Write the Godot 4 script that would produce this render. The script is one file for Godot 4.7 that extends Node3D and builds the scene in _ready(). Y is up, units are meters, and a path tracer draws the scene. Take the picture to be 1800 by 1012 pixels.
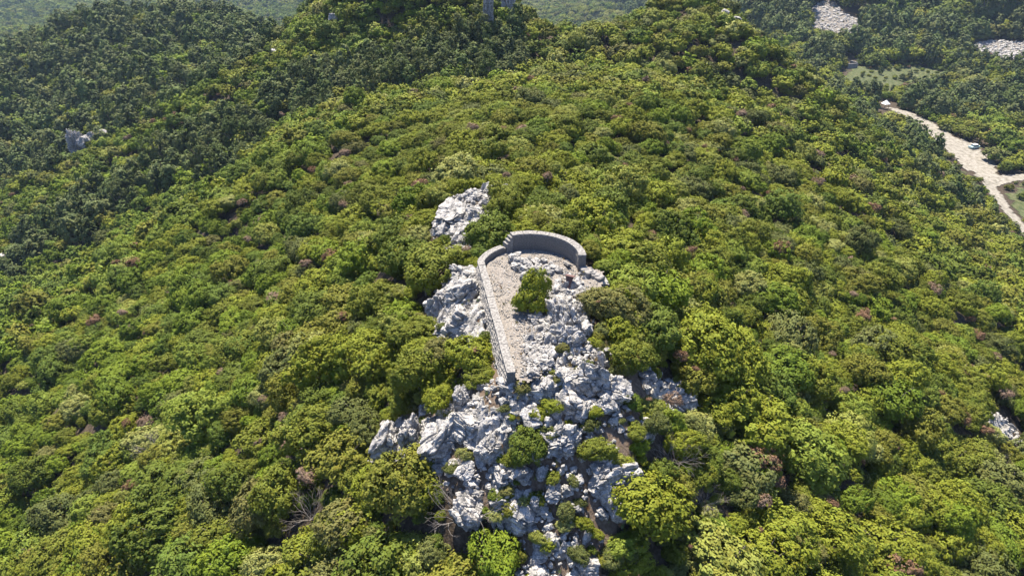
extends Node3D
# Limestone ridge above a wooded valley: a rounded stone lookout wall on the crest, scrub oak all around.

var noise := FastNoiseLite.new()
var cellA := FastNoiseLite.new()
var cellB := FastNoiseLite.new()
var ridged := FastNoiseLite.new()
var rng := RandomNumberGenerator.new()
var taken := {}
var grid := PackedFloat32Array()
const GX := 241
const GZ := 167
const KX := 0.0494
const KZ := 0.05
# terrain: smooth interpolation through surveyed spots (x, z, weight)
const SPOTS := [
	-13.8, -47.8, 0.15621, -9.8, -29, 0.74208, -19.5, -41.9, 0.00652, -25, -37.2, -0.09309, -21.5, -28.6, 0.14928, -40.5, -35.7, 0.03408, -54, -53.5, -0.05167, -82.5, -91, -0.05252,
	-120, -142.3, 0.06751, -37.5, -62, 0.09349, -62.5, -113.8, 0.15637, -84.4, -120.1, 0.01372, -28.3, -77.4, 0.06495, -15, -87.5, -0.05385, -10.5, -57.3, 0.3132, -82.5, -158.4, 0.11413,
	-103.1, -153.6, -0.0005, -60, -159, -0.02249, -40, -163, 0.30193, -36.7, -106.5, -0.13297, -31.2, -125.2, -0.13002, -14.5, -149.2, -0.0385, -49.9, -188.1, -0.06872, -63.7, -189.2, 0.17278,
	-80, -197.8, 0.04262, -95, -204.5, -0.20562, -112.8, -201.5, -0.1651, -126.7, -193.5, 0.06712, -142.5, -177.7, -0.07958, -108.8, -305.6, -0.17928, -150, -315.6, 0.10798, -175, -286.4, 0.01779,
	-187.5, -246.3, -0.30962, -125, -258.8, -0.35295, -204.2, -375.4, -0.2918, -233.3, -370.3, -0.14983, -262.5, -363, -0.09983, -143, -354.7, -0.33611, -28.3, -181.6, 2.38696, -40.1, -184.5, 0.68185,
	-13.8, -176, 1.46849, -5.4, -172.4, 1.17775, -33.3, -166.3, -0.31147, -18.9, -169.7, 0.03516, 0, -52.6, 1.02885, 0, -73, -0.06523, 0, -91.4, -0.04682, 5, -121.7, 0.02742,
	6.2, -154.7, 0.04744, 15.5, -160.8, 0.01869, 4, -166.6, 0.39997, 9.8, -75.9, -0.07208, 12.5, -43.4, 0.20645, 20.5, -78.1, -0.01628, 31.2, -126.8, -0.13281, 20, -167.3, 0.26939,
	60, -114.2, -0.0764, 34, -59.1, -0.04981, 24, -37.7, -0.13208, 20, -28.1, 0.1255, 9.2, -29.1, 0.81625, 8.2, -23.2, 1.34806, 33, -29.7, 0.12014, 46.5, -48.7, -0.11175,
	70, -92.1, 0.04879, 93.8, -139.7, 0.05211, 90.8, -160.2, 0.01099, 86, -179.2, -0.00035, 69.4, -194.6, 0.10983, 56.2, -150.3, 0.19912, 30, -72.8, 0.17058, 18.8, -41.3, 0.14264,
	129, -154.4, 0.13896, 145.1, -193.9, 0.07605, 148, -212.7, 0.07949, 151.1, -240.1, -0.02005, 149.6, -269.2, -0.0901, 158.2, -200, -0.07651, 135, -166, 0.02676, 200, -300.6, 0.08961,
	165, -338.9, -0.16526, 192.5, -336.1, 0.11344, 233.3, -362.3, 0.02037, 262.5, -363.8, 0.11445, 210, -278.2, 0.18185, 214.5, -410.2, 0.11903, 180, -425.7, -0.05545, 286.7, -463, -0.00175,
	256.7, -473.8, 0.07864, 179.2, -463, -0.04116, 315, -452.3, 0.15444, 228, -399.7, -0.09931, 27.5, -174.2, -0.34552, 44.5, -191.7, -0.46894, 57.6, -194.8, -0.48591, 37.5, -954.2, -0.00425,
	100, -1287.2, 0.09672, 21.7, -1399.9, 0.88019, -700, -1064.4, -0.01828, -600, -841.5, -0.13282, -812.5, -1410.7, -0.02171, -825, -1180, -0.06174, -800, -1292.2, 0.05828, -8, -178, -0.66761,
	-14, -182, -1.3687, -5, -172, -1.36216, 20, -205, 0.51416, 10, -230, 0.69022, 60, -240, -0.21476, 100, -260, 0.16063, -35, -195, -0.73, -30, -185, -2.57846,
	-60, -215, -0.23799, -40, -235, -0.1229, -100, -235, 0.4412, -150, -230, 0.36541, -190, -260, 0.31588, -140, -420, 0.10954, -250, -420, 0.24137, 0, -400, 0.41077,
	120, -420, -0.08435, -50, -300, 0.20107, 200, -520, -0.26731, 350, -480, -0.09909, 0, -700, 0.19632, -300, -700, 0.01885, 300, -800, -0.00333, 0, -1400, -0.86599,
	-600, -1500, -0.04156, -700, -900, 0.13345, -900, -500, -0.0217, -400, -350, 0.06015, -300, -150, 0.08597, 600, -1400, -0.03304, 500, -600, -0.07794, 450, -300, -0.0591,
	250, -280, -0.23457, 200, -150, 0.06775, 260, -100, -0.08694, 120, -60, 0.10125, 150, -100, 0.07247, 80, -20, 0.16003, 60, 10, -0.0092, -80, -20, 0.21247,
	-60, 10, -0.19461, -170, -60, 0.12178, 0, 15, 0.05948, 20, 5, -0.00934, -20, 5, 0.04268, 300, 50, 0.03459, -300, 50, 0.05665, -0.6, -26.5, -2.28373,
	1.5, -28, 0.7129, 2.8, -30, -0.49583, 3.2, -33, -0.39348, 3.6, -35.5, 0.28824, 5, -37, -0.40765, 1, -32, 0.32816, 0, -35, -0.02381, 1.5, -39, 0.21706,
	3.5, -40.5, -0.17002, -1.6, -39, -0.23569, 1, -44, 0.12881, 4, -43.5, -0.14532, 6.5, -39, -0.17508, -3, -41, 0.18618, -2.6, -27.5, 1.60059, -3.2, -30, -0.31542,
	-3.6, -33, -0.22133, -3.4, -36, -0.18299, -6, -36, 0.108, -6, -31, 0.34426, -6.4, -33.5, 0.05197, -4, -47, -0.25646, -3, -50, -0.17924, -1, -51.5, -1.36171,
	-5.6, -48, -0.09303, -7.5, -50, 0.01744, 0.8, -49, 0.54849, -3, -56, -0.23851, 0, -57, -0.03668, 3, -54, -0.06133, 0.5, -24.5, 0.38016, -2.5, -24.5, 0.52572,
	3, -25.5, -0.00294, 5.5, -26.5, -0.05074, 6.5, -30, -0.45196, 5.6, -33, 0.40976, -5, -25.5, -1.65199, -6.2, -25.8, 1.14285, -4, -23.5, -0.09199, -1.5, -22.5, -0.4511,
	1.5, -22.5, 0.24261, 4.5, -23, -0.38604, 8, -25, -1.14984, 1.5, -19.5, -0.16221, -2, -19.5, 0.42722, -5.5, -21, 0.06728, 5, -19.8, -0.04157, 8.5, -20, -0.48473,
	1, -16, -0.11615, -5, -15, 0.09417, 7, -15, 0.19933, 11, -33, -0.29348, 9, -38, 0.17816, -9, -29, -0.91532]
const PLANE := [-58.0055, 0.0960456, 0.00502547]

# areas on the ground, in metres (x, z)
var AREA := {
	"spur": [Vector2(-5.4, -48.4), Vector2(-2.6, -50.9), Vector2(-0.4, -52.8), Vector2(-0.2, -51.2), Vector2(-1.6, -47.5), Vector2(-1.9, -44.2), Vector2(-3.3, -39.6), Vector2(-4.7, -41.9), Vector2(-4.3, -44.6), Vector2(-6.0, -46.2)],
	"wall_foot": [Vector2(-4.9, -37.2), Vector2(-3.9, -39.5), Vector2(-1.7, -37.2), Vector2(-1.0, -30.6), Vector2(-2.7, -31.3), Vector2(-5.0, -35.0)],
	"knoll": [Vector2(1.8, -34.1), Vector2(3.3, -35.4), Vector2(5.3, -36.6), Vector2(5.4, -34.6), Vector2(3.9, -32.3), Vector2(3.9, -29.1), Vector2(2.6, -27.4), Vector2(1.4, -28.7), Vector2(1.8, -30.8)],
	"brow": [Vector2(0.1, -27.4), Vector2(1.7, -27.9), Vector2(4.1, -28.9), Vector2(6.0, -27.3), Vector2(5.4, -25.3), Vector2(3.7, -24.0), Vector2(1.1, -23.8), Vector2(-0.6, -25.2)],
	"pinnacles": [Vector2(-8.2, -30.2), Vector2(-5.7, -29.2), Vector2(-3.0, -28.3), Vector2(-0.6, -26.4), Vector2(0.1, -24.8), Vector2(0.0, -23.2), Vector2(-1.1, -22.8), Vector2(-2.7, -23.8), Vector2(-6.0, -26.3), Vector2(-7.9, -28.2)],
	"slide": [Vector2(-0.8, -24.3), Vector2(3.7, -24.1), Vector2(5.5, -23.8), Vector2(5.4, -22.3), Vector2(3.9, -21.2), Vector2(3.3, -18.4), Vector2(0.8, -18.4), Vector2(0.6, -21.4), Vector2(-0.8, -22.0)],
	"ledge": [Vector2(6.5, -29.4), Vector2(9.0, -30.7), Vector2(11.2, -30.5), Vector2(9.7, -29.5), Vector2(7.0, -28.2)],
	"side_rock": [Vector2(41.6, -46.2), Vector2(43.8, -48.6), Vector2(47.4, -48.8), Vector2(46.2, -46.9), Vector2(42.6, -45.6)],
}
var PLATFORM := [Vector2(0.35, -25.9), Vector2(-0.75, -30.5), Vector2(-1.6, -35.9), Vector2(-1.4, -37.6), Vector2(-0.6, -38.9), Vector2(1.15, -39.5), Vector2(2.9, -39.0), Vector2(4.0, -37.6), Vector2(5.4, -36.4), Vector2(5.0, -34.6), Vector2(3.2, -33.5), Vector2(2.2, -31.0), Vector2(2.0, -27.6), Vector2(1.2, -26.2)]
var YARD := [Vector2(144.4, -194.5), Vector2(145, -207.3), Vector2(148.2, -225.6), Vector2(150, -238), Vector2(152.6, -259.6), Vector2(153.5, -280), Vector2(157.5, -281), Vector2(161.5, -273.5), Vector2(160.8, -256.3), Vector2(159.8, -240.1), Vector2(162.2, -229.7), Vector2(158.6, -213.1), Vector2(150.8, -199.2)]
var ROAD := [Vector2(131.5, -138), Vector2(134.3, -154.9), Vector2(137.3, -166.4), Vector2(138.9, -175.6), Vector2(142.5, -186.7), Vector2(145.9, -196.8)]
var SIDE_ROAD := [Vector2(145.8, -196.6), Vector2(154, -201), Vector2(161.5, -202.8), Vector2(173, -205.3), Vector2(195, -210)]
var MEADOWS := [[Vector2(156, -330), Vector2(172, -352), Vector2(206, -360), Vector2(217, -342), Vector2(195, -325), Vector2(166, -312)],
	[Vector2(146.5, -189.2), Vector2(156.3, -196.6), Vector2(170, -198.5), Vector2(158, -178), Vector2(144.5, -169.5), Vector2(141.9, -175.8)],
	[Vector2(146.2, -233.5), Vector2(143.6, -219), Vector2(142.2, -205), Vector2(139.5, -190), Vector2(134, -186), Vector2(138, -210)]]
var SCREES := [[Vector2(174, -426), Vector2(191, -463), Vector2(206.4, -477), Vector2(204, -451), Vector2(209, -430), Vector2(201, -408), Vector2(187, -413)],
	[Vector2(241.9, -381), Vector2(257.9, -386), Vector2(273, -377), Vector2(274, -348), Vector2(252, -342), Vector2(246, -361)]]
const ARC_C := Vector2(1.15, -36.68)
const ARC_R := 3.1


func _ready() -> void:
	var cam := Camera3D.new()
	cam.name = "camera"
	cam.position = Vector3(0, 20, 0)
	cam.rotation_degrees = Vector3(-30, 0, 0)
	cam.fov = 45.73
	cam.near = 0.5
	cam.far = 6000.0
	cam.current = true
	add_child(cam)
	var sun := DirectionalLight3D.new()
	sun.name = "sun"
	sun.light_energy = 1.6
	sun.light_color = Color(1.0, 0.955, 0.88)
	sun.light_angular_distance = 0.53
	sun.shadow_enabled = true
	add_child(sun)
	sun.look_at_from_position(Vector3(-0.12, 0.905, -0.41) * 100.0, Vector3.ZERO)
	var env := Environment.new()
	var sm := ProceduralSkyMaterial.new()
	sm.sky_top_color = Color(0.38, 0.49, 0.69)
	sm.sky_horizon_color = Color(0.68, 0.75, 0.84)
	sm.ground_bottom_color = Color(0.16, 0.18, 0.13)
	sm.ground_horizon_color = Color(0.5, 0.58, 0.62)
	var sky := Sky.new()
	sky.sky_material = sm
	env.background_mode = Environment.BG_SKY
	env.sky = sky
	env.background_energy_multiplier = 0.75
	env.tonemap_mode = Environment.TONE_MAPPER_LINEAR
	env.tonemap_exposure = 3.15
	env.sdfgi_enabled = true
	env.ssao_enabled = true
	env.ssil_enabled = true
	env.fog_enabled = true
	env.fog_density = 0.00009
	env.fog_light_color = Color(0.72, 0.83, 0.97)
	var we := WorldEnvironment.new()
	we.name = "world"
	we.environment = env
	add_child(we)

	rng.seed = 7
	noise.seed = 3
	noise.noise_type = FastNoiseLite.TYPE_SIMPLEX_SMOOTH
	noise.fractal_octaves = 4
	noise.frequency = 1.0
	ridged.seed = 11
	ridged.noise_type = FastNoiseLite.TYPE_SIMPLEX_SMOOTH
	ridged.fractal_type = FastNoiseLite.FRACTAL_RIDGED
	ridged.fractal_octaves = 4
	ridged.frequency = 1.0
	cellA.seed = 5
	cellA.noise_type = FastNoiseLite.TYPE_CELLULAR
	cellA.cellular_return_type = FastNoiseLite.RETURN_DISTANCE2_SUB
	cellA.fractal_type = FastNoiseLite.FRACTAL_NONE
	cellA.frequency = 1.0
	cellB.seed = 5
	cellB.noise_type = FastNoiseLite.TYPE_CELLULAR
	cellB.cellular_return_type = FastNoiseLite.RETURN_CELL_VALUE
	cellB.fractal_type = FastNoiseLite.FRACTAL_NONE
	cellB.frequency = 1.0

	make_materials()
	terrain()
	tracks()
	outcrop()
	lookout()
	rocks()
	landmarks()
	vegetation()


# ---------------------------------------------------------------- helpers
var M := {}


func numbered(called: String) -> String:
	if not taken.has(called):
		taken[called] = 0
		return called
	taken[called] += 1
	return "%s_%03d" % [called, taken[called]]


func tag(o: Node3D, label: String, category: String, group := "", kind := "") -> Node3D:
	if label: o.set_meta("label", label)
	if category: o.set_meta("category", category)
	if group: o.set_meta("group", group)
	if kind: o.set_meta("kind", kind)
	return o


func base(called: String, where: Vector3, turn := 0.0) -> Node3D:
	var o := Node3D.new()
	o.name = numbered(called)
	add_child(o)
	o.position = where
	o.rotation.y = turn
	return o


func put(called: String, mesh: Mesh, mat: Material, parent: Node = null) -> MeshInstance3D:
	var o := MeshInstance3D.new()
	o.mesh = mesh
	o.material_override = mat
	if parent == null:
		o.name = numbered(called)
		add_child(o)
	else:
		o.name = called
		parent.add_child(o, true)
	return o


func arr_mesh(v: PackedVector3Array, n: PackedVector3Array, idx: PackedInt32Array, c := PackedColorArray()) -> ArrayMesh:
	var a := []
	a.resize(Mesh.ARRAY_MAX)
	a[Mesh.ARRAY_VERTEX] = v
	a[Mesh.ARRAY_NORMAL] = n
	a[Mesh.ARRAY_INDEX] = idx
	if c.size(): a[Mesh.ARRAY_COLOR] = c
	var m := ArrayMesh.new()
	m.add_surface_from_arrays(Mesh.PRIMITIVE_TRIANGLES, a)
	return m


func normals_of(v: PackedVector3Array, idx: PackedInt32Array) -> PackedVector3Array:
	var n := PackedVector3Array()
	n.resize(v.size())
	for i in range(0, idx.size(), 3):
		var a := idx[i]
		var b := idx[i + 1]
		var c := idx[i + 2]
		var f := (v[c] - v[a]).cross(v[b] - v[a])
		n[a] += f
		n[b] += f
		n[c] += f
	for i in n.size():
		n[i] = n[i].normalized()
	return n


# flat-shaded solids collected face by face (front faces clockwise)
func quad(st: SurfaceTool, a: Vector3, b: Vector3, c: Vector3, d: Vector3) -> void:
	var n := (c - a).cross(b - a).normalized()
	for p in [a, b, c, a, c, d]:
		st.set_normal(n)
		st.add_vertex(p)


func begin() -> SurfaceTool:
	var st := SurfaceTool.new()
	st.begin(Mesh.PRIMITIVE_TRIANGLES)
	return st


func hexa(st: SurfaceTool, p: Array) -> void:   # p: bottom a b c d, top a b c d; counter-clockwise from above
	quad(st, p[4], p[7], p[6], p[5])
	quad(st, p[0], p[1], p[2], p[3])
	for i in 4:
		var j := (i + 1) % 4
		quad(st, p[i], p[4 + i], p[4 + j], p[j])


func box(st: SurfaceTool, c: Vector3, s: Vector3, turn := 0.0) -> void:
	var b := Basis(Vector3.UP, turn)
	var p := []
	for y in [-0.5, 0.5]:
		for q in [[-0.5, 0.5], [0.5, 0.5], [0.5, -0.5], [-0.5, -0.5]]:
			p.append(c + b * (Vector3(q[0], y, q[1]) * s))
	hexa(st, p)


func tube(st: SurfaceTool, a: Vector3, b: Vector3, ra: float, rb: float, sides := 5) -> void:
	var d := (b - a).normalized()
	var u := d.cross(Vector3.RIGHT if absf(d.x) < 0.8 else Vector3.UP).normalized()
	var w := d.cross(u)
	for i in sides:
		var t0 := TAU * i / sides
		var t1 := TAU * (i + 1) / sides
		var d0 := u * cos(t0) + w * sin(t0)
		var d1 := u * cos(t1) + w * sin(t1)
		for q in [[a + d0 * ra, d0], [b + d0 * rb, d0], [b + d1 * rb, d1], [a + d0 * ra, d0], [b + d1 * rb, d1], [a + d1 * ra, d1]]:
			st.set_normal(q[1])
			st.add_vertex(q[0])


func noise_tex(freq: float, oct: int, stops: Array, type := FastNoiseLite.TYPE_SIMPLEX_SMOOTH, sd := 1, ridge := false, size := 512) -> NoiseTexture2D:
	var f := FastNoiseLite.new()
	f.noise_type = type
	f.seed = sd
	f.frequency = freq
	f.fractal_octaves = oct
	f.fractal_type = FastNoiseLite.FRACTAL_RIDGED if ridge else FastNoiseLite.FRACTAL_FBM
	var t := NoiseTexture2D.new()
	t.width = size
	t.height = size
	t.seamless = true
	t.noise = f
	if stops.size():
		var g := Gradient.new()
		var off := PackedFloat32Array()
		var col := PackedColorArray()
		for s in stops:
			off.append(s[0])
			col.append(s[1])
		g.offsets = off
		g.colors = col
		t.color_ramp = g
	return t


func grey(v: float, warm := 0.0) -> Color:
	return Color(v + warm, v, v - warm)


func lin(r: float, g: float, b: float) -> Color:
	return Color(r, g, b).linear_to_srgb()


func surf(tex: Texture2D, scale: float, det: Texture2D, dscale: float, bump: Texture2D, cm: float, rough := 0.9) -> StandardMaterial3D:
	var m := StandardMaterial3D.new()
	m.roughness = rough
	m.metallic_specular = 0.25
	m.albedo_texture = tex
	m.uv1_triplanar = true
	m.uv1_world_triplanar = true
	m.uv1_scale = Vector3.ONE * scale
	if det:
		m.detail_enabled = true
		m.detail_albedo = det
		m.detail_blend_mode = BaseMaterial3D.BLEND_MODE_MUL
		m.detail_uv_layer = BaseMaterial3D.DETAIL_UV_2
		m.uv2_triplanar = true
		m.uv2_world_triplanar = true
		m.uv2_scale = Vector3.ONE * dscale
	if bump:
		m.heightmap_enabled = true
		m.heightmap_texture = bump
		m.heightmap_scale = cm
	return m


func make_materials() -> void:
	var rough_bump := noise_tex(0.02, 6, [], FastNoiseLite.TYPE_SIMPLEX_SMOOTH, 4, true)
	var rock_tex := noise_tex(0.012, 6, [[0.0, grey(0.36)], [0.35, grey(0.52, 0.005)], [0.5, grey(0.64, 0.009)], [0.75, grey(0.72, 0.01)], [1.0, grey(0.77, 0.012)]], FastNoiseLite.TYPE_SIMPLEX_SMOOTH, 8)
	var lichen := noise_tex(0.03, 5, [[0.0, grey(0.55)], [0.36, grey(0.72)], [0.5, grey(0.96)], [1.0, Color(1, 1, 1)]], FastNoiseLite.TYPE_SIMPLEX_SMOOTH, 21)
	M.rock = surf(rock_tex, 0.31, lichen, 1.1, rough_bump, 9.0)
	var speck := noise_tex(0.06, 4, [[0.0, grey(0.5)], [0.4, grey(0.85)], [0.6, Color(1, 1, 1)], [1.0, Color(1, 1, 1)]], FastNoiseLite.TYPE_SIMPLEX_SMOOTH, 31)
	M.stone = surf(noise_tex(0.03, 5, [[0.0, grey(0.38)], [0.5, grey(0.53, 0.01)], [1.0, grey(0.66, 0.012)]], FastNoiseLite.TYPE_SIMPLEX_SMOOTH, 12), 0.9, speck, 2.3, rough_bump, 1.5)
	M.coping = surf(noise_tex(0.02, 5, [[0.0, grey(0.32)], [0.40, grey(0.45, 0.008)], [0.55, grey(0.52, 0.01)], [1.0, grey(0.60, 0.01)]], FastNoiseLite.TYPE_SIMPLEX_SMOOTH, 14), 0.5, speck, 1.7, rough_bump, 1.2)
	M.mortar = surf(noise_tex(0.03, 5, [[0.0, grey(0.32)], [0.5, grey(0.44, 0.01)], [1.0, grey(0.54, 0.01)]], FastNoiseLite.TYPE_SIMPLEX_SMOOTH, 15), 0.7, speck, 2.1, rough_bump, 2.5)
	M.litter = surf(noise_tex(0.02, 6, [[0.0, lin(0.022, 0.017, 0.012)], [0.5, lin(0.05, 0.038, 0.027)], [0.75, lin(0.09, 0.07, 0.05)], [1.0, lin(0.15, 0.13, 0.105)]], FastNoiseLite.TYPE_SIMPLEX_SMOOTH, 16), 0.23, speck, 1.3, rough_bump, 8.0)
	M.soil = surf(noise_tex(0.03, 6, [[0.0, lin(0.07, 0.048, 0.034)], [0.45, lin(0.13, 0.095, 0.07)], [0.75, lin(0.18, 0.145, 0.115)], [1.0, lin(0.27, 0.245, 0.21)]], FastNoiseLite.TYPE_SIMPLEX_SMOOTH, 26), 0.3, speck, 1.7, rough_bump, 6.0)
	M.gravel = surf(noise_tex(0.05, 5, [[0.0, lin(0.12, 0.10, 0.085)], [0.42, lin(0.20, 0.178, 0.158)], [0.7, lin(0.27, 0.25, 0.23)], [1.0, lin(0.36, 0.34, 0.32)]], FastNoiseLite.TYPE_SIMPLEX_SMOOTH, 17), 0.4, speck, 1.9, rough_bump, 4.0)
	M.track = surf(noise_tex(0.02, 6, [[0.0, lin(0.12, 0.11, 0.085)], [0.38, lin(0.21, 0.195, 0.165)], [0.6, lin(0.26, 0.24, 0.21)], [1.0, lin(0.32, 0.30, 0.265)]], FastNoiseLite.TYPE_SIMPLEX_SMOOTH, 18), 0.05, speck, 0.17, rough_bump, 6.0)
	M.meadow = surf(noise_tex(0.02, 6, [[0.0, lin(0.035, 0.05, 0.02)], [0.45, lin(0.07, 0.085, 0.035)], [0.75, lin(0.10, 0.105, 0.05)], [1.0, lin(0.18, 0.165, 0.11)]], FastNoiseLite.TYPE_SIMPLEX_SMOOTH, 19), 0.04, speck, 0.11, rough_bump, 10.0)
	M.scree = surf(noise_tex(0.03, 6, [[0.0, lin(0.09, 0.08, 0.07)], [0.4, lin(0.16, 0.145, 0.13)], [1.0, lin(0.26, 0.24, 0.22)]], FastNoiseLite.TYPE_SIMPLEX_SMOOTH, 20), 0.04, speck, 0.13, rough_bump, 20.0)
	M.rust = surf(noise_tex(0.02, 5, [[0.0, lin(0.085, 0.05, 0.046)], [0.5, lin(0.13, 0.078, 0.072)], [1.0, lin(0.18, 0.115, 0.105)]], FastNoiseLite.TYPE_SIMPLEX_SMOOTH, 23), 1.2, speck, 2.0, null, 0.0, 0.6)
	var plain := func(c: Color, r: float) -> StandardMaterial3D:
		var m := StandardMaterial3D.new()
		m.albedo_color = c
		m.roughness = r
		return m
	M.white = plain.call(lin(0.8, 0.8, 0.78), 0.5)
	M.dark = plain.call(lin(0.03, 0.03, 0.03), 0.6)
	M.turquoise = plain.call(lin(0.45, 0.62, 0.60), 0.35)
	M.glass = plain.call(lin(0.03, 0.05, 0.06), 0.1)
	M.bark = plain.call(lin(0.13, 0.11, 0.09), 0.95)
	M.dead = plain.call(lin(0.17, 0.15, 0.135), 0.95)
	M.post = plain.call(lin(0.12, 0.09, 0.06), 0.8)


# ---------------------------------------------------------------- terrain
func gx(i: int) -> float: return 8.0 * sinh((i - 120) * KX)
func gz(j: int) -> float: return -30.0 + 10.0 * sinh((j - 116) * KZ)


func raw(x: float, z: float) -> float:
	var s: float = PLANE[0] + PLANE[1] * x + PLANE[2] * z
	var k := 0
	var n: int = SPOTS.size()
	while k < n:
		var dx: float = x - SPOTS[k]
		var dz: float = z - SPOTS[k + 1]
		s += SPOTS[k + 2] * sqrt(dx * dx + dz * dz + 4.0)
		k += 3
	return s


func hgt(x: float, z: float) -> float:
	var fi := clampf(asinh(x / 8.0) / KX + 120.0, 0.0, GX - 1.001)
	var fj := clampf(asinh((z + 30.0) / 10.0) / KZ + 116.0, 0.0, GZ - 1.001)
	var i := int(fi)
	var j := int(fj)
	var x0 := gx(i)
	var z0 := gz(j)
	var u := clampf((x - x0) / (gx(i + 1) - x0), 0.0, 1.0)
	var w := clampf((z - z0) / (gz(j + 1) - z0), 0.0, 1.0)
	var a := grid[j * GX + i]
	var b := grid[j * GX + i + 1]
	var c := grid[(j + 1) * GX + i]
	var d := grid[(j + 1) * GX + i + 1]
	if u + w < 1.0:
		return a + (b - a) * u + (c - a) * w
	return d + (c - d) * (1.0 - u) + (b - d) * (1.0 - w)


func inside(p: Vector2, poly: Array) -> bool:
	var r := false
	var j := poly.size() - 1
	for i in poly.size():
		var a: Vector2 = poly[i]
		var b: Vector2 = poly[j]
		if (a.y > p.y) != (b.y > p.y) and p.x < (b.x - a.x) * (p.y - a.y) / (b.y - a.y) + a.x:
			r = not r
		j = i
	return r


func sdist(p: Vector2, poly: Array) -> float:   # positive inside
	var best := 1e9
	var j := poly.size() - 1
	for i in poly.size():
		var q := Geometry2D.get_closest_point_to_segment(p, poly[i], poly[j])
		best = minf(best, q.distance_squared_to(p))
		j = i
	return sqrt(best) * (1.0 if inside(p, poly) else -1.0)


func bounds(poly: Array) -> Rect2:
	var r := Rect2(poly[0], Vector2.ZERO)
	for p in poly:
		r = r.expand(p)
	return r


func terrain() -> void:
	grid.resize(GX * GZ)
	var v := PackedVector3Array()
	v.resize(GX * GZ)
	for j in GZ:
		var z := gz(j)
		for i in GX:
			var x := gx(i)
			var y := raw(x, z)
			var far := clampf((Vector2(x, z).length() - 480.0) / 500.0, 0.0, 1.0)
			y += noise.get_noise_2d(x * 0.15, z * 0.15) * 0.3 + noise.get_noise_2d(x * 0.008, z * 0.008) * 14.0 * far
			var fold := smoothstep(14.0, 42.0, absf(x)) * smoothstep(110.0, 80.0, x) * smoothstep(-260.0, -200.0, z) + 0.6 * smoothstep(-62.0, -85.0, z) * smoothstep(-150.0, -125.0, z) * smoothstep(42.0, 14.0, absf(x))
			y += noise.get_noise_2d(x * 0.012 + 17.0, z * 0.034 + x * 0.012) * 5.2 * fold
			if z < -25.0 and z > -40.5 and x > -2.0 and x < 6.0 and inside(Vector2(x, z), PLATFORM):
				y = minf(y, -0.2)
			grid[j * GX + i] = y
			v[j * GX + i] = Vector3(x, y, z)
	var idx := PackedInt32Array()
	for j in GZ - 1:
		for i in GX - 1:
			var a := j * GX + i
			idx.append_array([a, a + 1, a + GX, a + 1, a + GX + 1, a + GX])
	var n := normals_of(v, idx)
	for i in n.size():
		if n[i].y < 0.0: n[i] = -n[i]
	tag(put("ground", arr_mesh(v, n, idx), M.litter), "brown leaf littered ground of the wooded ridge and valley", "ground", "", "structure")


func sheet(poly: Array, step: float, lift: float, wobble: float, bumps := 0.0) -> ArrayMesh:
	var r := bounds(poly).grow(step)
	var nx := int(r.size.x / step) + 2
	var nz := int(r.size.y / step) + 2
	var v := PackedVector3Array()
	var ok := PackedByteArray()
	for j in nz:
		for i in nx:
			var p := r.position + Vector2(i, j) * step
			var q := p + Vector2(noise.get_noise_2d(p.x / wobble, p.y / wobble), noise.get_noise_2d(p.y / wobble, p.x / wobble + 40.0)) * wobble
			ok.append(1 if inside(q, poly) else 0)
			v.append(Vector3(p.x, hgt(p.x, p.y) + lift + bumps * noise.get_noise_2d(p.x * 1.7, p.y * 1.7), p.y))
	var idx := PackedInt32Array()
	for j in nz - 1:
		for i in nx - 1:
			var a := j * nx + i
			if ok[a] + ok[a + 1] + ok[a + nx] + ok[a + nx + 1] >= 3:
				idx.append_array([a, a + 1, a + nx, a + 1, a + nx + 1, a + nx])
	var n := normals_of(v, idx)
	for i in n.size():
		if n[i].y < 0.0: n[i] = -n[i]
	return arr_mesh(v, n, idx)


func strip(line: Array, half: float) -> Array:
	var l := []
	var r := []
	for i in line.size():
		var d: Vector2 = (line[mini(i + 1, line.size() - 1)] - line[maxi(i - 1, 0)]).normalized()
		l.append(line[i] + Vector2(-d.y, d.x) * half)
		r.push_front(line[i] - Vector2(-d.y, d.x) * half)
	return l + r


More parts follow.
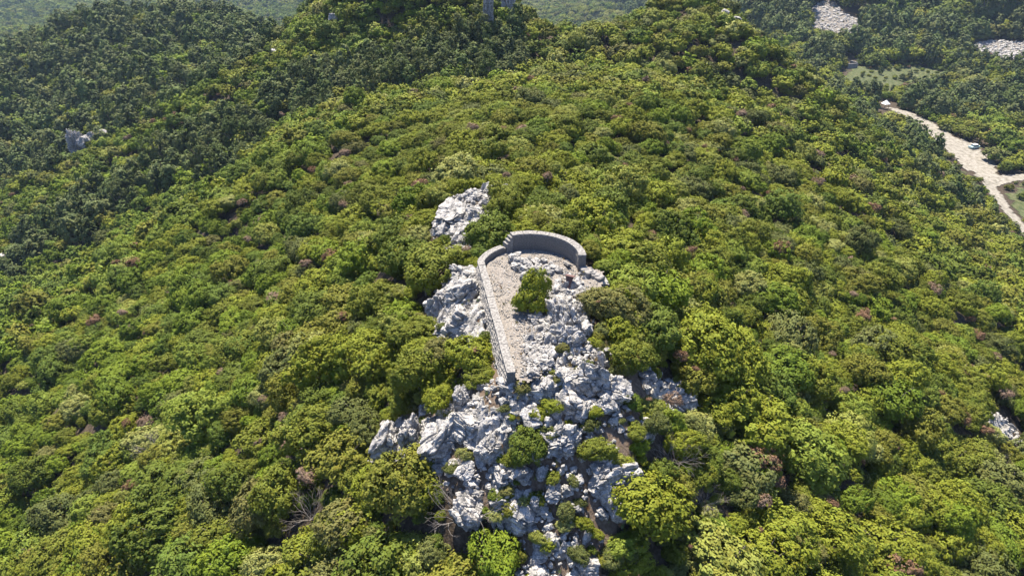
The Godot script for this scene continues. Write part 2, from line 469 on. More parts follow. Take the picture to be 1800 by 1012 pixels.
func tracks() -> void:
	tag(put("gravel_yard", sheet(YARD, 0.8, 0.22, 3.0, 0.12), M.track), "pale gravel turning yard in the right hand valley", "road", "", "structure")
	tag(put("dirt_road", sheet(strip(ROAD, 1.9), 0.6, 0.16, 1.2, 0.05), M.track), "pale dirt road dropping out of the right edge below the yard", "road", "", "structure")
	tag(put("dirt_road", sheet(strip(SIDE_ROAD, 2.3), 0.6, 0.18, 1.2, 0.05), M.track), "pale side road leaving the gravel yard to the right", "road", "", "structure")
	var what := ["green meadow behind the roofless stone hut", "grassy bank between the two dirt roads", "grassy verge left of the gravel yard"]
	for k in MEADOWS.size():
		tag(put("meadow", sheet(MEADOWS[k], 1.0, 0.1, 4.0, 0.1), M.meadow), what[k], "meadow", "", "structure")
	var screes := ["tan scree slope among dark trees at the top edge", "pale grey scree under trees at the right edge"]
	for k in SCREES.size():
		tag(put("scree", sheet(SCREES[k], 0.9, 0.3, 4.0, 0.5), M.scree), screes[k], "scree", "", "structure")
	var stones := []
	for k in 2600:
		var poly: Array = SCREES[k % 2]
		var rr := bounds(poly)
		var p := rr.position + Vector2(rng.randf(), rng.randf()) * rr.size
		if not inside(p, poly): continue
		var z := 0.25 + 0.9 * pow(rng.randf(), 3.0)
		stones.append(Transform3D(Basis.from_euler(Vector3(rng.randf() * 6.0, rng.randf() * 6.0, 0.0)) * Basis.from_scale(Vector3(z * 1.3, z * 0.8, z)), Vector3(p.x, hgt(p.x, p.y) + 0.3, p.y)))
	tag(scatter("scree_stones", rock_mesh(430, 2, 12, 0.06), M.rock, stones, []), "grey broken stones lying on the far screes", "scree", "", "stuff")
	var far_tracks := [[[Vector2(-650, -985), Vector2(-664, -1020), Vector2(-690, -1062)], "white bend of the far valley track at top left"], [[Vector2(-712, -1100), Vector2(-722, -1125)], "short white track stretch above the far bend"], [[Vector2(-702, -1190), Vector2(-708, -1225)], "white far track cut by the top left hilltop"], [[Vector2(126, -1020), Vector2(131, -1090), Vector2(140, -1150)], "thin white track in the far valley beyond the saddle"]]
	for f in far_tracks:
		tag(put("dirt_track", sheet(strip(f[0], 5.0), 2.0, 0.6, 4.0), M.track), f[1], "road", "", "structure")


func block_noise(x: float, z: float) -> float:
	var wx := (x * 0.82 + z * 0.57) * 1.5 + noise.get_noise_2d(x * 0.5, z * 0.5) * 0.5
	var wz := (z * 0.82 - x * 0.57) * 0.75 + noise.get_noise_2d(z * 0.5 + 9.0, x * 0.5) * 0.5
	var s := 0.0
	s += 0.36 * cellB.get_noise_2d(wx * 0.75, wz * 0.75)
	s += 0.20 * cellB.get_noise_2d(wx * 1.7 + 7.0, wz * 1.7)
	s += 0.07 * cellB.get_noise_2d(wx * 3.7 + 3.0, wz * 3.7)
	s -= 0.34 * smoothstep(0.12, 0.0, cellA.get_noise_2d(wx * 0.75, wz * 0.75) + 1.0)
	s -= 0.18 * smoothstep(0.13, 0.0, cellA.get_noise_2d(wx * 1.7 + 7.0, wz * 1.7) + 1.0)
	s += 0.10 * ridged.get_noise_2d(x * 0.8, z * 0.8) + 0.04 * noise.get_noise_2d(x * 4.0, z * 4.0)
	return s


func outcrop() -> void:
	var what := {"spur": "white limestone spur running back from the lookout's left side", "wall_foot": "pale limestone crag at the outer foot of the curved wall", "knoll": "rugged limestone knoll closing the right side of the lookout", "brow": "broken white limestone brow below the open end of the wall", "pinnacles": "grey limestone shelf carrying the rock pinnacles at lower left", "slide": "loose limestone slope falling toward the bottom edge", "ledge": "narrow limestone ledge among shrubs right of the brow", "side_rock": "isolated white rock slab in the scrub at the right edge"}
	var bare := [Vector2(-8.6, -30.6), Vector2(-2.6, -29.4), Vector2(-1.2, -32.0), Vector2(-0.4, -28.0), Vector2(1.6, -28.2), Vector2(4.4, -29.4), Vector2(7.2, -29.8), Vector2(9.5, -31.0), Vector2(11.6, -30.6), Vector2(7.4, -27.6), Vector2(6.0, -24.6), Vector2(5.6, -22.0), Vector2(4.2, -20.6), Vector2(3.9, -16.5), Vector2(0.6, -16.5), Vector2(0.0, -21.0), Vector2(-2.0, -23.0), Vector2(-8.4, -27.2)]
	tag(put("soil_slope", sheet(bare, 0.2, 0.05, 0.8, 0.06), M.soil), "bare tan soil and dead leaves between the rocks", "soil", "", "structure")
	for key in AREA:
		var poly: Array = AREA[key]
		var step := 0.1 if key != "side_rock" else 0.2
		var patchy := {"slide": 0.26, "brow": -0.04, "pinnacles": -0.06}.get(key, -1.0) as float
		var r := bounds(poly).grow(0.6)
		var nx := int(r.size.x / step) + 2
		var nz := int(r.size.y / step) + 2
		var v := PackedVector3Array()
		var ok := PackedByteArray()
		for j in nz:
			for i in nx:
				var p := r.position + Vector2(i, j) * step
				var s := sdist(p, poly) + 0.35 * noise.get_noise_2d(p.x * 0.9, p.y * 0.9)
				s = minf(s, (noise.get_noise_2d(p.x * 0.45 + 60.0, p.y * 0.45) - patchy) * 3.0)
				ok.append(1 if s > -0.55 else 0)
				var y := hgt(p.x, p.y)
				if s > -0.6:
					y += clampf(s * 0.9, -0.7, 0.22) + block_noise(p.x, p.y) * clampf(s * 1.5 + 0.6, 0.2, 1.0)
				v.append(Vector3(p.x, y, p.y))
		var idx := PackedInt32Array()
		for j in nz - 1:
			for i in nx - 1:
				var a := j * nx + i
				if ok[a] + ok[a + 1] + ok[a + nx] + ok[a + nx + 1] == 4:
					idx.append_array([a, a + 1, a + nx, a + 1, a + nx + 1, a + nx])
		var n := normals_of(v, idx)
		for i in n.size():
			if n[i].y < 0.0: n[i] = -n[i]
		tag(put("limestone_outcrop", arr_mesh(v, n, idx), M.rock), what[key], "rock", "", "structure")


# ---------------------------------------------------------------- the lookout wall
func arc_pt(deg: float, r := ARC_R) -> Vector2:
	return ARC_C + Vector2(cos(deg_to_rad(deg)), -sin(deg_to_rad(deg))) * r


func wall_line(from_deg: float, to_deg: float, straight: bool) -> Array:
	var l := []
	if straight:
		for k in 24:
			l.append(Vector2(-0.03, -25.9).lerp(arc_pt(171.0), k / 24.0))
	var n := int(absf(to_deg - from_deg) / 4.0) + 1
	for k in n + 1:
		l.append(arc_pt(lerpf(from_deg, to_deg, float(k) / n)))
	return l


func side_of(l: Array, i: int) -> Vector2:   # pointing out of the lookout
	var d: Vector2 = (l[mini(i + 1, l.size() - 1)] - l[maxi(i - 1, 0)]).normalized()
	return Vector2(d.y, -d.x)


func sweep(l: Array, outer: float, inner: float, y0: float, y1: float, batter: float, rough := 0.0) -> ArrayMesh:
	var st := begin()
	var prev := []
	for i in l.size():
		var o := side_of(l, i)
		var p: Vector2 = l[i]
		var e := rough * noise.get_noise_2d(i * 3.1, y1)
		var ring := []
		for q in [[outer + batter * (y1 - y0), y0], [outer, y1 + e], [inner, y1 + e], [inner, y0]]:
			var w: Vector2 = p + o * q[0]
			ring.append(Vector3(w.x, q[1], w.y))
		if prev.size():
			for k in 4:
				var m := (k + 1) % 4
				quad(st, prev[k], prev[m], ring[m], ring[k])
		else:
			quad(st, ring[0], ring[1], ring[2], ring[3])
		prev = ring
	quad(st, prev[3], prev[2], prev[1], prev[0])
	return st.commit()


func sub_line(l: Array, a: float, b: float) -> Array:   # piece between two lengths along the line
	var out := []
	var s := 0.0
	for i in l.size() - 1:
		var d: float = l[i].distance_to(l[i + 1])
		for t in [a, b]:
			if t >= s and t < s + d and (t == a or out.size()):
				out.append(l[i].lerp(l[i + 1], (t - s) / d))
		if s + d > a and s + d < b:
			out.append(l[i + 1])
		s += d
	return out


func length_of(l: Array) -> float:
	var s := 0.0
	for i in l.size() - 1: s += l[i].distance_to(l[i + 1])
	return s


func bevel_block(sd: int) -> ArrayMesh:   # a unit block with chamfered, knocked-about edges
	var g := RandomNumberGenerator.new()
	g.seed = sd
	var c := 0.13
	var v := {}
	for sx in [-1, 1]:
		for sy in [-1, 1]:
			for sz in [-1, 1]:
				for ax in 3:
					var p := Vector3(sx, sy, sz) * (0.5 - c)
					p[ax] = 0.5 * [sx, sy, sz][ax]
					v[[sx, sy, sz, ax]] = p + Vector3(g.randf_range(-1, 1), g.randf_range(-1, 1), g.randf_range(-1, 1)) * 0.055
	var st := begin()
	var tri := func(a: Vector3, b: Vector3, d: Vector3) -> void:
		var n := (d - a).cross(b - a).normalized()
		var pts := [a, b, d]
		if n.dot(a + b + d) < 0.0:
			n = -n
			pts = [a, d, b]
		for p in pts:
			st.set_normal(n)
			st.add_vertex(p)
	for ax in 3:
		var b := (ax + 1) % 3
		var d := (ax + 2) % 3
		for s in [-1, 1]:
			var q := []
			for e in [[-1, -1], [1, -1], [1, 1], [-1, 1]]:
				var k := [0, 0, 0]
				k[ax] = s
				k[b] = e[0]
				k[d] = e[1]
				q.append(v[[k[0], k[1], k[2], ax]])
			tri.call(q[0], q[1], q[2])
			tri.call(q[0], q[2], q[3])
		for sb in [-1, 1]:
			for sd2 in [-1, 1]:
				var q := []
				for e in [[-1, b], [1, b], [1, d], [-1, d]]:
					var k := [0, 0, 0]
					k[ax] = e[0]
					k[b] = sb
					k[d] = sd2
					q.append(v[[k[0], k[1], k[2], e[1]]])
				tri.call(q[0], q[1], q[2])
				tri.call(q[0], q[2], q[3])
	for sx in [-1, 1]:
		for sy in [-1, 1]:
			for sz in [-1, 1]:
				tri.call(v[[sx, sy, sz, 0]], v[[sx, sy, sz, 1]], v[[sx, sy, sz, 2]])
	return st.commit()


func lookout() -> void:
	var root := base("lookout_wall", Vector3.ZERO)
	tag(root, "pale stone retaining wall ending in a rounded parapet on the crest", "wall")
	var low := wall_line(171.0, 121.0, true)
	var high := wall_line(113.0, -2.0, false)
	put("wall_core", sweep(low, 0.14, -0.19, -3.4, 0.34, 0.16), M.mortar, root)
	put("parapet_core", sweep(high, 0.22, -0.22, -1.6, 1.06, 0.04), M.mortar, root)
	for k in 3:
		put("step", sweep(wall_line(121.2 - k * 2.8, 118.2 - k * 2.8, false), 0.26, -0.25, -1.5, 0.62 + 0.2 * k, 0.05, 0.02), M.coping, root)
	rng.seed = 21
	var a := 0.0
	while a < length_of(low) - 0.2:
		var b := minf(a + rng.randf_range(0.75, 1.25), length_of(low) - 0.01)
		var j := rng.randf_range(-0.012, 0.012)
		put("coping_slab", sweep(sub_line(low, a + 0.014, b - 0.014), 0.215 + j, -0.21 + j, 0.342, 0.45 + rng.randf_range(-0.015, 0.015), 0.0, 0.02), M.coping, root)
		a = b
	a = 0.0
	while a < length_of(high) - 0.2:
		var b := minf(a + rng.randf_range(0.7, 1.1), length_of(high) - 0.01)
		put("coping_slab", sweep(sub_line(high, a + 0.012, b - 0.012), 0.235 + rng.randf_range(-0.01, 0.01), -0.235 + rng.randf_range(-0.01, 0.01), 1.062, 1.17 + rng.randf_range(-0.012, 0.012), 0.0, 0.015), M.coping, root)
		a = b
	# rubble facing of the outer side
	var blocks := []
	for k in 6: blocks.append(bevel_block(100 + k))
	var spots := []
	var y := 0.32
	var total := length_of(low)
	while y > -2.9:
		var hh := rng.randf_range(0.14, 0.22)
		var s := rng.randf_range(0.0, 0.15)
		while s < total - 0.15:
			var ww := rng.randf_range(0.17, 0.40)
			var piece := sub_line(low, s + ww * 0.5 - 0.02, s + ww * 0.5 + 0.02)
			if piece.size() >= 2:
				var o := side_of(piece, 0)
				var yy := y - hh * 0.5
				var p: Vector2 = piece[0] + o * (0.14 + 0.16 * (0.34 - yy) - 0.02 + rng.randf_range(-0.02, 0.025))
				var bs := Basis(Vector3(o.y, 0, -o.x), Vector3.UP, Vector3(o.x, 0, o.y)) * Basis(Vector3(0, 0, 1), rng.randf_range(-0.07, 0.07))
				spots.append(Transform3D(bs * Basis.from_scale(Vector3(ww - 0.02, hh - 0.018, 0.16)), Vector3(p.x, yy, p.y)))
			s += ww
		y -= hh
	# the nearest and topmost stones one by one, the rest joined
	spots.sort_custom(func(p, q): return p.origin.z * 0.25 + p.origin.y > q.origin.z * 0.25 + q.origin.y)
	var rest := []
	for k in spots.size():
		if k < 300:
			put("stone", blocks[k % 6], M.stone, root).transform = spots[k]
		else:
			rest.append(spots[k])
	scatter("facing_stones", blocks[1], M.stone, rest, [], root)
	# squared blocks of the parapet's inner face
	y = 1.05
	while y > 0.0:
		var hh := rng.randf_range(0.17, 0.23)
		var s := rng.randf_range(0.02, 0.2)
		while s < length_of(high) - 0.3:
			var ww := rng.randf_range(0.26, 0.5)
			var piece := sub_line(high, s + ww * 0.5 - 0.02, s + ww * 0.5 + 0.02)
			if piece.size() >= 2:
				var o := side_of(piece, 0)
				var p: Vector2 = piece[0] - o * (0.19 + rng.randf_range(-0.012, 0.012))
				put("parapet_block", blocks[rng.randi() % 6], M.mortar, root).transform = Transform3D(Basis(Vector3(o.y, 0, -o.x), Vector3.UP, Vector3(o.x, 0, o.y)) * Basis.from_scale(Vector3(ww - 0.012, hh - 0.012, 0.1)), Vector3(p.x, y - hh * 0.5, p.y))
			s += ww
		y -= hh
	# broken stub carrying on from the parapet's right end
	var stub := base("wall_stub", Vector3(4.26, 0.0, -36.55))
	tag(stub, "low broken rubble stub at the right end of the parapet", "wall")
	for k in 16:
		var t := k / 16.0
		var o := put("stone", blocks[k % 6], M.stone, stub)
		o.position = Vector3(0.05 + t * 1.0 + rng.randf_range(-0.06, 0.06), -0.5 + 0.32 * (k % 3) * (1.0 - 0.4 * t) + 0.15, 0.25 + t * 0.7 + rng.randf_range(-0.1, 0.1))
		o.basis = Basis(Vector3.UP, rng.randf_range(-0.5, 0.9)) * Basis.from_scale(Vector3(rng.randf_range(0.4, 0.6), rng.randf_range(0.3, 0.42), 0.5))
	# gravel floor
	var r := bounds(PLATFORM).grow(0.5)
	var fp := []
	for p in PLATFORM: fp.append(p + (p - Vector2(1.4, -34.0)).normalized() * 0.25)
	var fl := sheet(fp, 0.12, 0.0, 0.3)
	var arrs := fl.surface_get_arrays(0)
	var fv: PackedVector3Array = arrs[Mesh.ARRAY_VERTEX]
	for i in fv.size():
		fv[i].y = 0.02 + 0.07 * noise.get_noise_2d(fv[i].x * 1.1, fv[i].z * 1.1) + 0.03 * noise.get_noise_2d(fv[i].x * 5.0, fv[i].z * 5.0)
	tag(put("gravel_floor", arr_mesh(fv, normals_up(fv, arrs[Mesh.ARRAY_INDEX]), arrs[Mesh.ARRAY_INDEX]), M.gravel), "tan gravel floor inside the rounded lookout wall", "floor", "", "structure")


func normals_up(v: PackedVector3Array, idx: PackedInt32Array) -> PackedVector3Array:
	var n := normals_of(v, idx)
	for i in n.size():
		if n[i].y < 0.0: n[i] = -n[i]
	return n


func scatter(called: String, mesh: Mesh, mat: Material, spots: Array, cols: Array, parent: Node = null) -> MultiMeshInstance3D:
	var mm := MultiMesh.new()
	mm.transform_format = MultiMesh.TRANSFORM_3D
	mm.use_colors = cols.size() > 0
	mm.mesh = mesh
	mm.instance_count = spots.size()
	for i in spots.size():
		mm.set_instance_transform(i, spots[i])
		if cols.size(): mm.set_instance_color(i, cols[i])
	var o := MultiMeshInstance3D.new()
	o.multimesh = mm
	o.material_override = mat
	o.set_meta("kind", "stuff")
	if parent:
		o.name = called
		parent.add_child(o, true)
	else:
		o.name = numbered(called)
		add_child(o)
	return o


# ---------------------------------------------------------------- rocks
var ico := {}


func icosphere(level: int) -> Array:
	if ico.has(level): return ico[level]
	if level == 0:
		var t := (1.0 + sqrt(5.0)) / 2.0
		var v := PackedVector3Array()
		for p in [[-1, t, 0], [1, t, 0], [-1, -t, 0], [1, -t, 0], [0, -1, t], [0, 1, t], [0, -1, -t], [0, 1, -t], [t, 0, -1], [t, 0, 1], [-t, 0, -1], [-t, 0, 1]]:
			v.append(Vector3(p[0], p[1], p[2]).normalized())
		var f := PackedInt32Array([0, 11, 5, 0, 5, 1, 0, 1, 7, 0, 7, 10, 0, 10, 11, 1, 5, 9, 5, 11, 4, 11, 10, 2, 10, 7, 6, 7, 1, 8, 3, 9, 4, 3, 4, 2, 3, 2, 6, 3, 6, 8, 3, 8, 9, 4, 9, 5, 2, 4, 11, 6, 2, 10, 8, 6, 7, 9, 8, 1])
		for k in range(0, f.size(), 3):
			var h := f[k + 1]
			f[k + 1] = f[k + 2]
			f[k + 2] = h
		ico[0] = [v, f]
		return ico[0]
	var lower := icosphere(level - 1)
	var v: PackedVector3Array = lower[0].duplicate()
	var f: PackedInt32Array = lower[1]
	var mid := {}
	var out := PackedInt32Array()
	for k in range(0, f.size(), 3):
		var m := [0, 0, 0]
		for e in 3:
			var a := f[k + e]
			var b := f[k + (e + 1) % 3]
			var key := mini(a, b) * 100000 + maxi(a, b)
			if not mid.has(key):
				mid[key] = v.size()
				v.append(((v[a] + v[b]) * 0.5).normalized())
			m[e] = mid[key]
		out.append_array([f[k], m[0], m[2], f[k + 1], m[1], m[0], f[k + 2], m[2], m[1], m[0], m[1], m[2]])
	ico[level] = [v, out]
	return ico[level]


func rock_mesh(sd: int, level: int, planes: int, fine: float, runnel := 0.0) -> ArrayMesh:
	var g := RandomNumberGenerator.new()
	g.seed = sd
	var pn := PackedVector3Array()
	var po := PackedFloat32Array()
	var bed := Basis.from_euler(Vector3(g.randf_range(-0.5, 0.5), g.randf() * TAU, g.randf_range(-0.5, 0.5)))
	for k in 6:
		var ax := bed[k / 2] * (1.0 if k % 2 else -1.0)
		pn.append((ax + Vector3(g.randfn(), g.randfn(), g.randfn()) * 0.16).normalized())
		po.append(g.randf_range(0.58, 0.85))
	for k in planes - 6:
		pn.append(Vector3(g.randfn(), g.randfn(), g.randfn()).normalized())
		po.append(g.randf_range(0.70, 0.98))
	var s := icosphere(level)
	var v: PackedVector3Array = s[0].duplicate()
	var off := Vector3(sd * 3.17, sd * 1.3, sd * 2.11)
	for i in v.size():
		var d := v[i]
		var r := 1.25
		for k in planes:
			var c := pn[k].dot(d)
			if c > 0.2:
				r = minf(r, po[k] / c)
		var p := d * r
		var q: Vector3 = (bed.transposed() * p) * Vector3(1.15, 2.9, 1.3) + off
		q += Vector3(noise.get_noise_3dv(q), noise.get_noise_3dv(q + Vector3(9, 0, 0)), 0) * 0.2
		r -= 0.17 * smoothstep(0.11, 0.0, cellA.get_noise_3dv(q) + 1.0)
		r += 0.11 * cellB.get_noise_3dv(q) + 0.045 * cellB.get_noise_3dv(q * 2.4)
		r += fine * ridged.get_noise_3dv(p * 1.4 + off) + fine * 0.4 * noise.get_noise_3dv(p * 5.0 + off)
		if runnel > 0.0:
			r -= runnel * smoothstep(0.0, 0.7, ridged.get_noise_3dv(Vector3(p.x * 2.2, p.y * 0.35, p.z * 2.2) + off))
		v[i] = d * r
	var n := normals_of(v, s[1])
	return arr_mesh(v, n, s[1])


func rock_at(called: String, mesh: Mesh, x: float, z: float, lift: float, sc: Vector3, rot: Vector3, label: String, group := "", category := "boulder") -> MeshInstance3D:
	var o := put(called, mesh, M.rock)
	o.position = Vector3(x, hgt(x, z) + lift, z)
	o.basis = Basis.from_euler(rot) * Basis.from_scale(sc)
	tag(o, label, category, group)
	return o


func rocks() -> void:
	# the big ones, each its own shape: x, z, lift, radii, turn, tilt, karst runnels
	var big := [
		[3.05, -30.5, 0.0, Vector3(0.5, 1.15, 1.0), 0.35, 0.1, "narrow fin of rock below the tallest furrowed rock"],
		[2.65, -32.6, -0.05, Vector3(0.42, 0.7, 0.9), 0.55, -0.15, "low fin of rock behind the tallest furrowed rock"],
		[3.5, -31.7, -0.1, Vector3(0.5, 0.85, 0.8), 0.9, 0.2, "outer fin of rock at the knoll's right edge"],
		[2.05, -33.5, 0.0, Vector3(0.4, 0.6, 0.85), 0.3, 0.10, "ridged white rock beside the shrub inside the lookout"],
		[2.45, -31.3, 0.1, Vector3(0.5, 1.15, 1.0), 0.4, -0.1, "tallest furrowed rock on the lookout's right side"],
		[2.65, -29.1, -0.15, Vector3(0.75, 1.15, 0.95), 1.5, 0.15, "steep smooth faced rock above the white slabs"],
		[4.5, -35.3, -0.3, Vector3(1.3, 0.4, 1.0), 0.2, 0.05, "flat gravelly rock behind the rusty lectern"],
		[3.6, -32.9, -0.35, Vector3(0.8, 0.6, 0.8), 2.2, 0.1, "low grey rock in front of the rusty lectern"],
		[3.75, -26.9, 0.25, Vector3(0.85, 1.25, 0.8), 0.9, 0.2, "upright rock with a pale flat top right of the brow"],
		[4.7, -26.6, 0.0, Vector3(0.9, 0.95, 0.8), 2.6, -0.15, "cracked rock leaning on the pale topped one"],
		[1.95, -26.6, 0.05, Vector3(1.15, 0.55, 0.75), 0.4, 0.18, "gleaming white slab below the rubble floor"],
		[0.85, -26.0, -0.05, Vector3(0.95, 0.5, 0.7), 0.1, 0.2, "white slab against the open end of the wall"],
		[3.0, -25.6, -0.1, Vector3(0.8, 0.7, 0.7), 1.9, 0.0, "blocky rock in the middle of the brow"],
		[2.35, -24.3, 0.0, Vector3(0.95, 0.9, 0.75), 1.1, -0.1, "rounded boulder between two green bushes on the brow"],
		[-3.6, -25.7, 0.25, Vector3(1.25, 1.25, 1.05), 0.5, 0.1, "massive rock with a clean shaded face at lower left"],
		[-5.2, -26.9, 0.55, Vector3(0.62, 1.55, 0.8), 0.2, 0.12, "tall narrow pinnacle second from the left end"],
		[-6.7, -27.9, 0.55, Vector3(0.8, 1.35, 0.85), 1.3, -0.12, "leftmost rock pinnacle standing over a dark cleft"],
		[-2.55, -27.2, 0.5, Vector3(0.52, 0.95, 0.5), 2.1, 0.05, "small pointed pinnacle below the big shrub by the wall"],
		[-2.1, -25.6, 0.0, Vector3(0.9, 0.75, 0.8), 2.9, 0.0, "stepped grey rock right of the massive one"],
		[-1.0, -24.2, 0.05, Vector3(0.6, 0.95, 0.6), 0.8, 0.1, "upright slab left of the dark green bush"],
		[-0.3, -23.2, -0.05, Vector3(0.75, 0.8, 0.6), 1.6, 0.1, "boulder in the shade under the dark green bush"],
		[-1.9, -22.6, -0.2, Vector3(1.0, 0.9, 0.8), 2.4, 0.2, "rock shelf behind the bare grey shrub"],
		[4.7, -22.9, 0.1, Vector3(1.0, 1.15, 0.8), 0.4, 0.0, "largest furrowed rock right of the loose slope"],
		[5.7, -23.3, -0.1, Vector3(0.55, 0.7, 0.55), 2.0, 0.0, "dark grooved rock joined to the furrowed one"],
		[0.4, -21.9, 0.0, Vector3(0.85, 0.8, 0.7), 2.7, 0.2, "angular rock at the left edge of the loose slope"],
		[1.3, -19.6, 0.1, Vector3(0.8, 0.8, 0.7), 1.0, -0.1, "pale topped rock near the bottom edge"],
		[7.2, -29.0, 0.15, Vector3(0.5, 0.55, 0.5), 1.4, 0.0, "round headed rock at the near end of the ledge"],
		[6.5, -25.5, 0.0, Vector3(0.8, 0.6, 0.6), 0.6, 0.1, "low rock among shrubs right of the brow"],
		[-3.0, -35.6, 0.0, Vector3(1.2, 1.2, 1.1), 0.8, 0.1, "bulging crag under the curved wall"],
		[-4.2, -36.3, -0.2, Vector3(1.0, 1.3, 1.0), 2.0, 0.2, "outermost crag buttress left of the wall"],
		[-2.9, -33.0, -0.1, Vector3(0.9, 1.0, 1.1), 1.2, 0.0, "broken crag halfway along the wall foot"],
		[-3.4, -38.6, 0.0, Vector3(0.8, 0.8, 0.8), 2.5, 0.1, "rock hump left of the shrub at the curve"],
		[-4.4, -47.2, 0.0, Vector3(1.3, 0.8, 1.4), 0.4, 0.1, "folded white rock at the head of the spur"],
		[-2.6, -46.4, -0.1, Vector3(1.1, 0.7, 1.3), 1.8, 0.1, "white rock hummock in the middle of the spur"],
		[-3.2, -43.4, 0.0, Vector3(0.6, 0.6, 0.9), 2.8, 0.0, "narrow white rib low on the spur"],
		[-1.2, -50.6, 0.0, Vector3(0.9, 0.6, 0.6), 1.0, 0.1, "last white rock at the spur's far tip"],
		[8.7, -30.4, -0.2, Vector3(0.9, 0.5, 0.6), 0.7, 0.1, "sloping slab on the ledge among shrubs"],
	]
	for k in big.size():
		var b: Array = big[k]
		rock_at("limestone_rock", rock_mesh(200 + k, 5, 16, 0.06, 0.12 if k < 7 else (0.07 if k % 2 else 0.0)), b[0], b[1], b[2], b[3] * 1.15, Vector3(b[5], b[4], b[5] * 0.5), b[6], "", "rock")
	var singles := []
	var kinds := []
	for k in 12: kinds.append(rock_mesh(300 + k, 4, 11 + k % 5, 0.04))
	rng.seed = 33
	# boulders piled inside the lookout
	var pile := [[0.15, -38.0, 0.42], [0.55, -37.5, 0.40], [0.35, -36.9, 0.30], [0.95, -37.1, 0.34], [0.75, -36.5, 0.3], [1.3, -36.6, 0.28], [1.6, -37.0, 0.25], [1.75, -36.4, 0.22], [2.05, -36.7, 0.27], [2.35, -36.3, 0.24], [2.6, -36.8, 0.26], [2.9, -36.5, 0.22], [1.5, -37.7, 0.25], [2.0, -37.8, 0.2], [1.1, -37.9, 0.2], [0.85, -35.7, 0.33], [2.4, -37.4, 0.17]]
	for k in pile.size():
		var q: Array = pile[k]
		var o := rock_at("limestone_boulder", kinds[k % 12], q[0], q[1], 0.0, Vector3(1.2, 0.85, 1.0) * q[2] * 1.15, Vector3(rng.randf_range(-0.4, 0.4), rng.randf() * TAU, 0.0), "%s pale boulder in the heap inside the rounded wall" % ("big" if q[2] > 0.31 else ("middling" if q[2] > 0.24 else "small")), "boulders heaped inside the lookout")
		singles.append(o)
		o.position.y = 0.05 + q[2] * 0.35
	# fallen coping slab leaning on the parapet
	var slab := begin()
	hexa(slab, [Vector3(-0.14, 0, 0.36), Vector3(0.12, 0.0, 0.35), Vector3(0.14, 0, -0.36), Vector3(-0.12, 0, -0.34), Vector3(-0.13, 0.13, 0.35), Vector3(0.11, 0.12, 0.33), Vector3(0.13, 0.13, -0.34), Vector3(-0.12, 0.12, -0.33)])
	var fs := put("fallen_slab", slab.commit(), M.coping)
	fs.position = Vector3(3.4, 0.12, -37.3)
	fs.rotation = Vector3(-0.15, 0.45, -0.35)
	tag(fs, "fallen pale stone slab lying against the inside of the parapet", "stone slab")
	# scattered boulders on every outcrop: the larger ones singly
	var where := {"spur": ["on the white spur behind the lookout", 34], "wall_foot": ["on the crag at the wall's outer foot", 26], "knoll": ["on the knoll right of the lookout", 26], "brow": ["on the brow below the wall's open end", 60], "pinnacles": ["among the pinnacles at lower left", 55], "slide": ["on the loose slope toward the bottom edge", 70], "ledge": ["on the ledge right of the brow", 10], "side_rock": ["on the slab at the right edge", 2]}
	var names := {"spur": "spur", "wall_foot": "wall foot crag", "knoll": "knoll", "brow": "brow", "pinnacles": "pinnacle shelf", "slide": "loose slope", "ledge": "ledge", "side_rock": "right edge slab"}
	var small := [[], [], []]
	var medium := [[], [], [], []]
	for key in where:
		var poly: Array = AREA[key]
		var r := bounds(poly)
		var n := 0
		var tries := 0
		while n < where[key][1] and tries < 4000:
			tries += 1
			var p := r.position + Vector2(rng.randf(), rng.randf()) * r.size
			if not inside(p, poly): continue
			var s := 0.16 + 0.42 * pow(rng.randf(), 2.2)
			var word := "large" if s > 0.38 else ("middling" if s > 0.24 else "small")
			var sx := rng.randf_range(0.75, 1.35)
			var sy := rng.randf_range(0.6, 1.05)
			var form := "flattish" if sy < 0.72 else ("long" if sx > 1.18 else ("narrow" if sx < 0.88 else "chunky"))
			singles.append(rock_at("limestone_boulder", kinds[rng.randi() % 12], p.x, p.y, s * 0.35 + 0.12, Vector3(sx, sy, 1.05) * s, Vector3(rng.randf_range(-0.5, 0.5), rng.randf() * TAU, rng.randf_range(-0.5, 0.5)), "%s %s boulder %s" % [word, form, where[key][0]], "loose boulders of the %s" % names[key]))
			n += 1
		for k in int(r.get_area() * (2.2 if key == "slide" else 4.0)):
			var p := r.position + Vector2(rng.randf(), rng.randf()) * r.size
			if sdist(p, poly) > -0.25:
				var s := 0.13 + 0.2 * pow(rng.randf(), 1.8)
				medium[k % 4].append(Transform3D(Basis.from_euler(Vector3(rng.randf_range(-0.6, 0.6), rng.randf() * 6.0, rng.randf_range(-0.6, 0.6))) * Basis.from_scale(Vector3(s * 1.2, s * 0.85, s)), Vector3(p.x, hgt(p.x, p.y) + 0.12 + s * 0.2, p.y)))
		for k in int(r.get_area() * 16.0):
			var p := r.position + Vector2(rng.randf(), rng.randf()) * r.size
			if sdist(p, poly) > -0.5:
				var s := 0.05 + 0.12 * pow(rng.randf(), 2.0)
				small[k % 3].append(Transform3D(Basis.from_euler(Vector3(rng.randf() * 6.0, rng.randf() * 6.0, 0.0)) * Basis.from_scale(Vector3(s * 1.2, s * 0.8, s)), Vector3(p.x, hgt(p.x, p.y) + 0.15 + block_noise(p.x, p.y), p.y)))
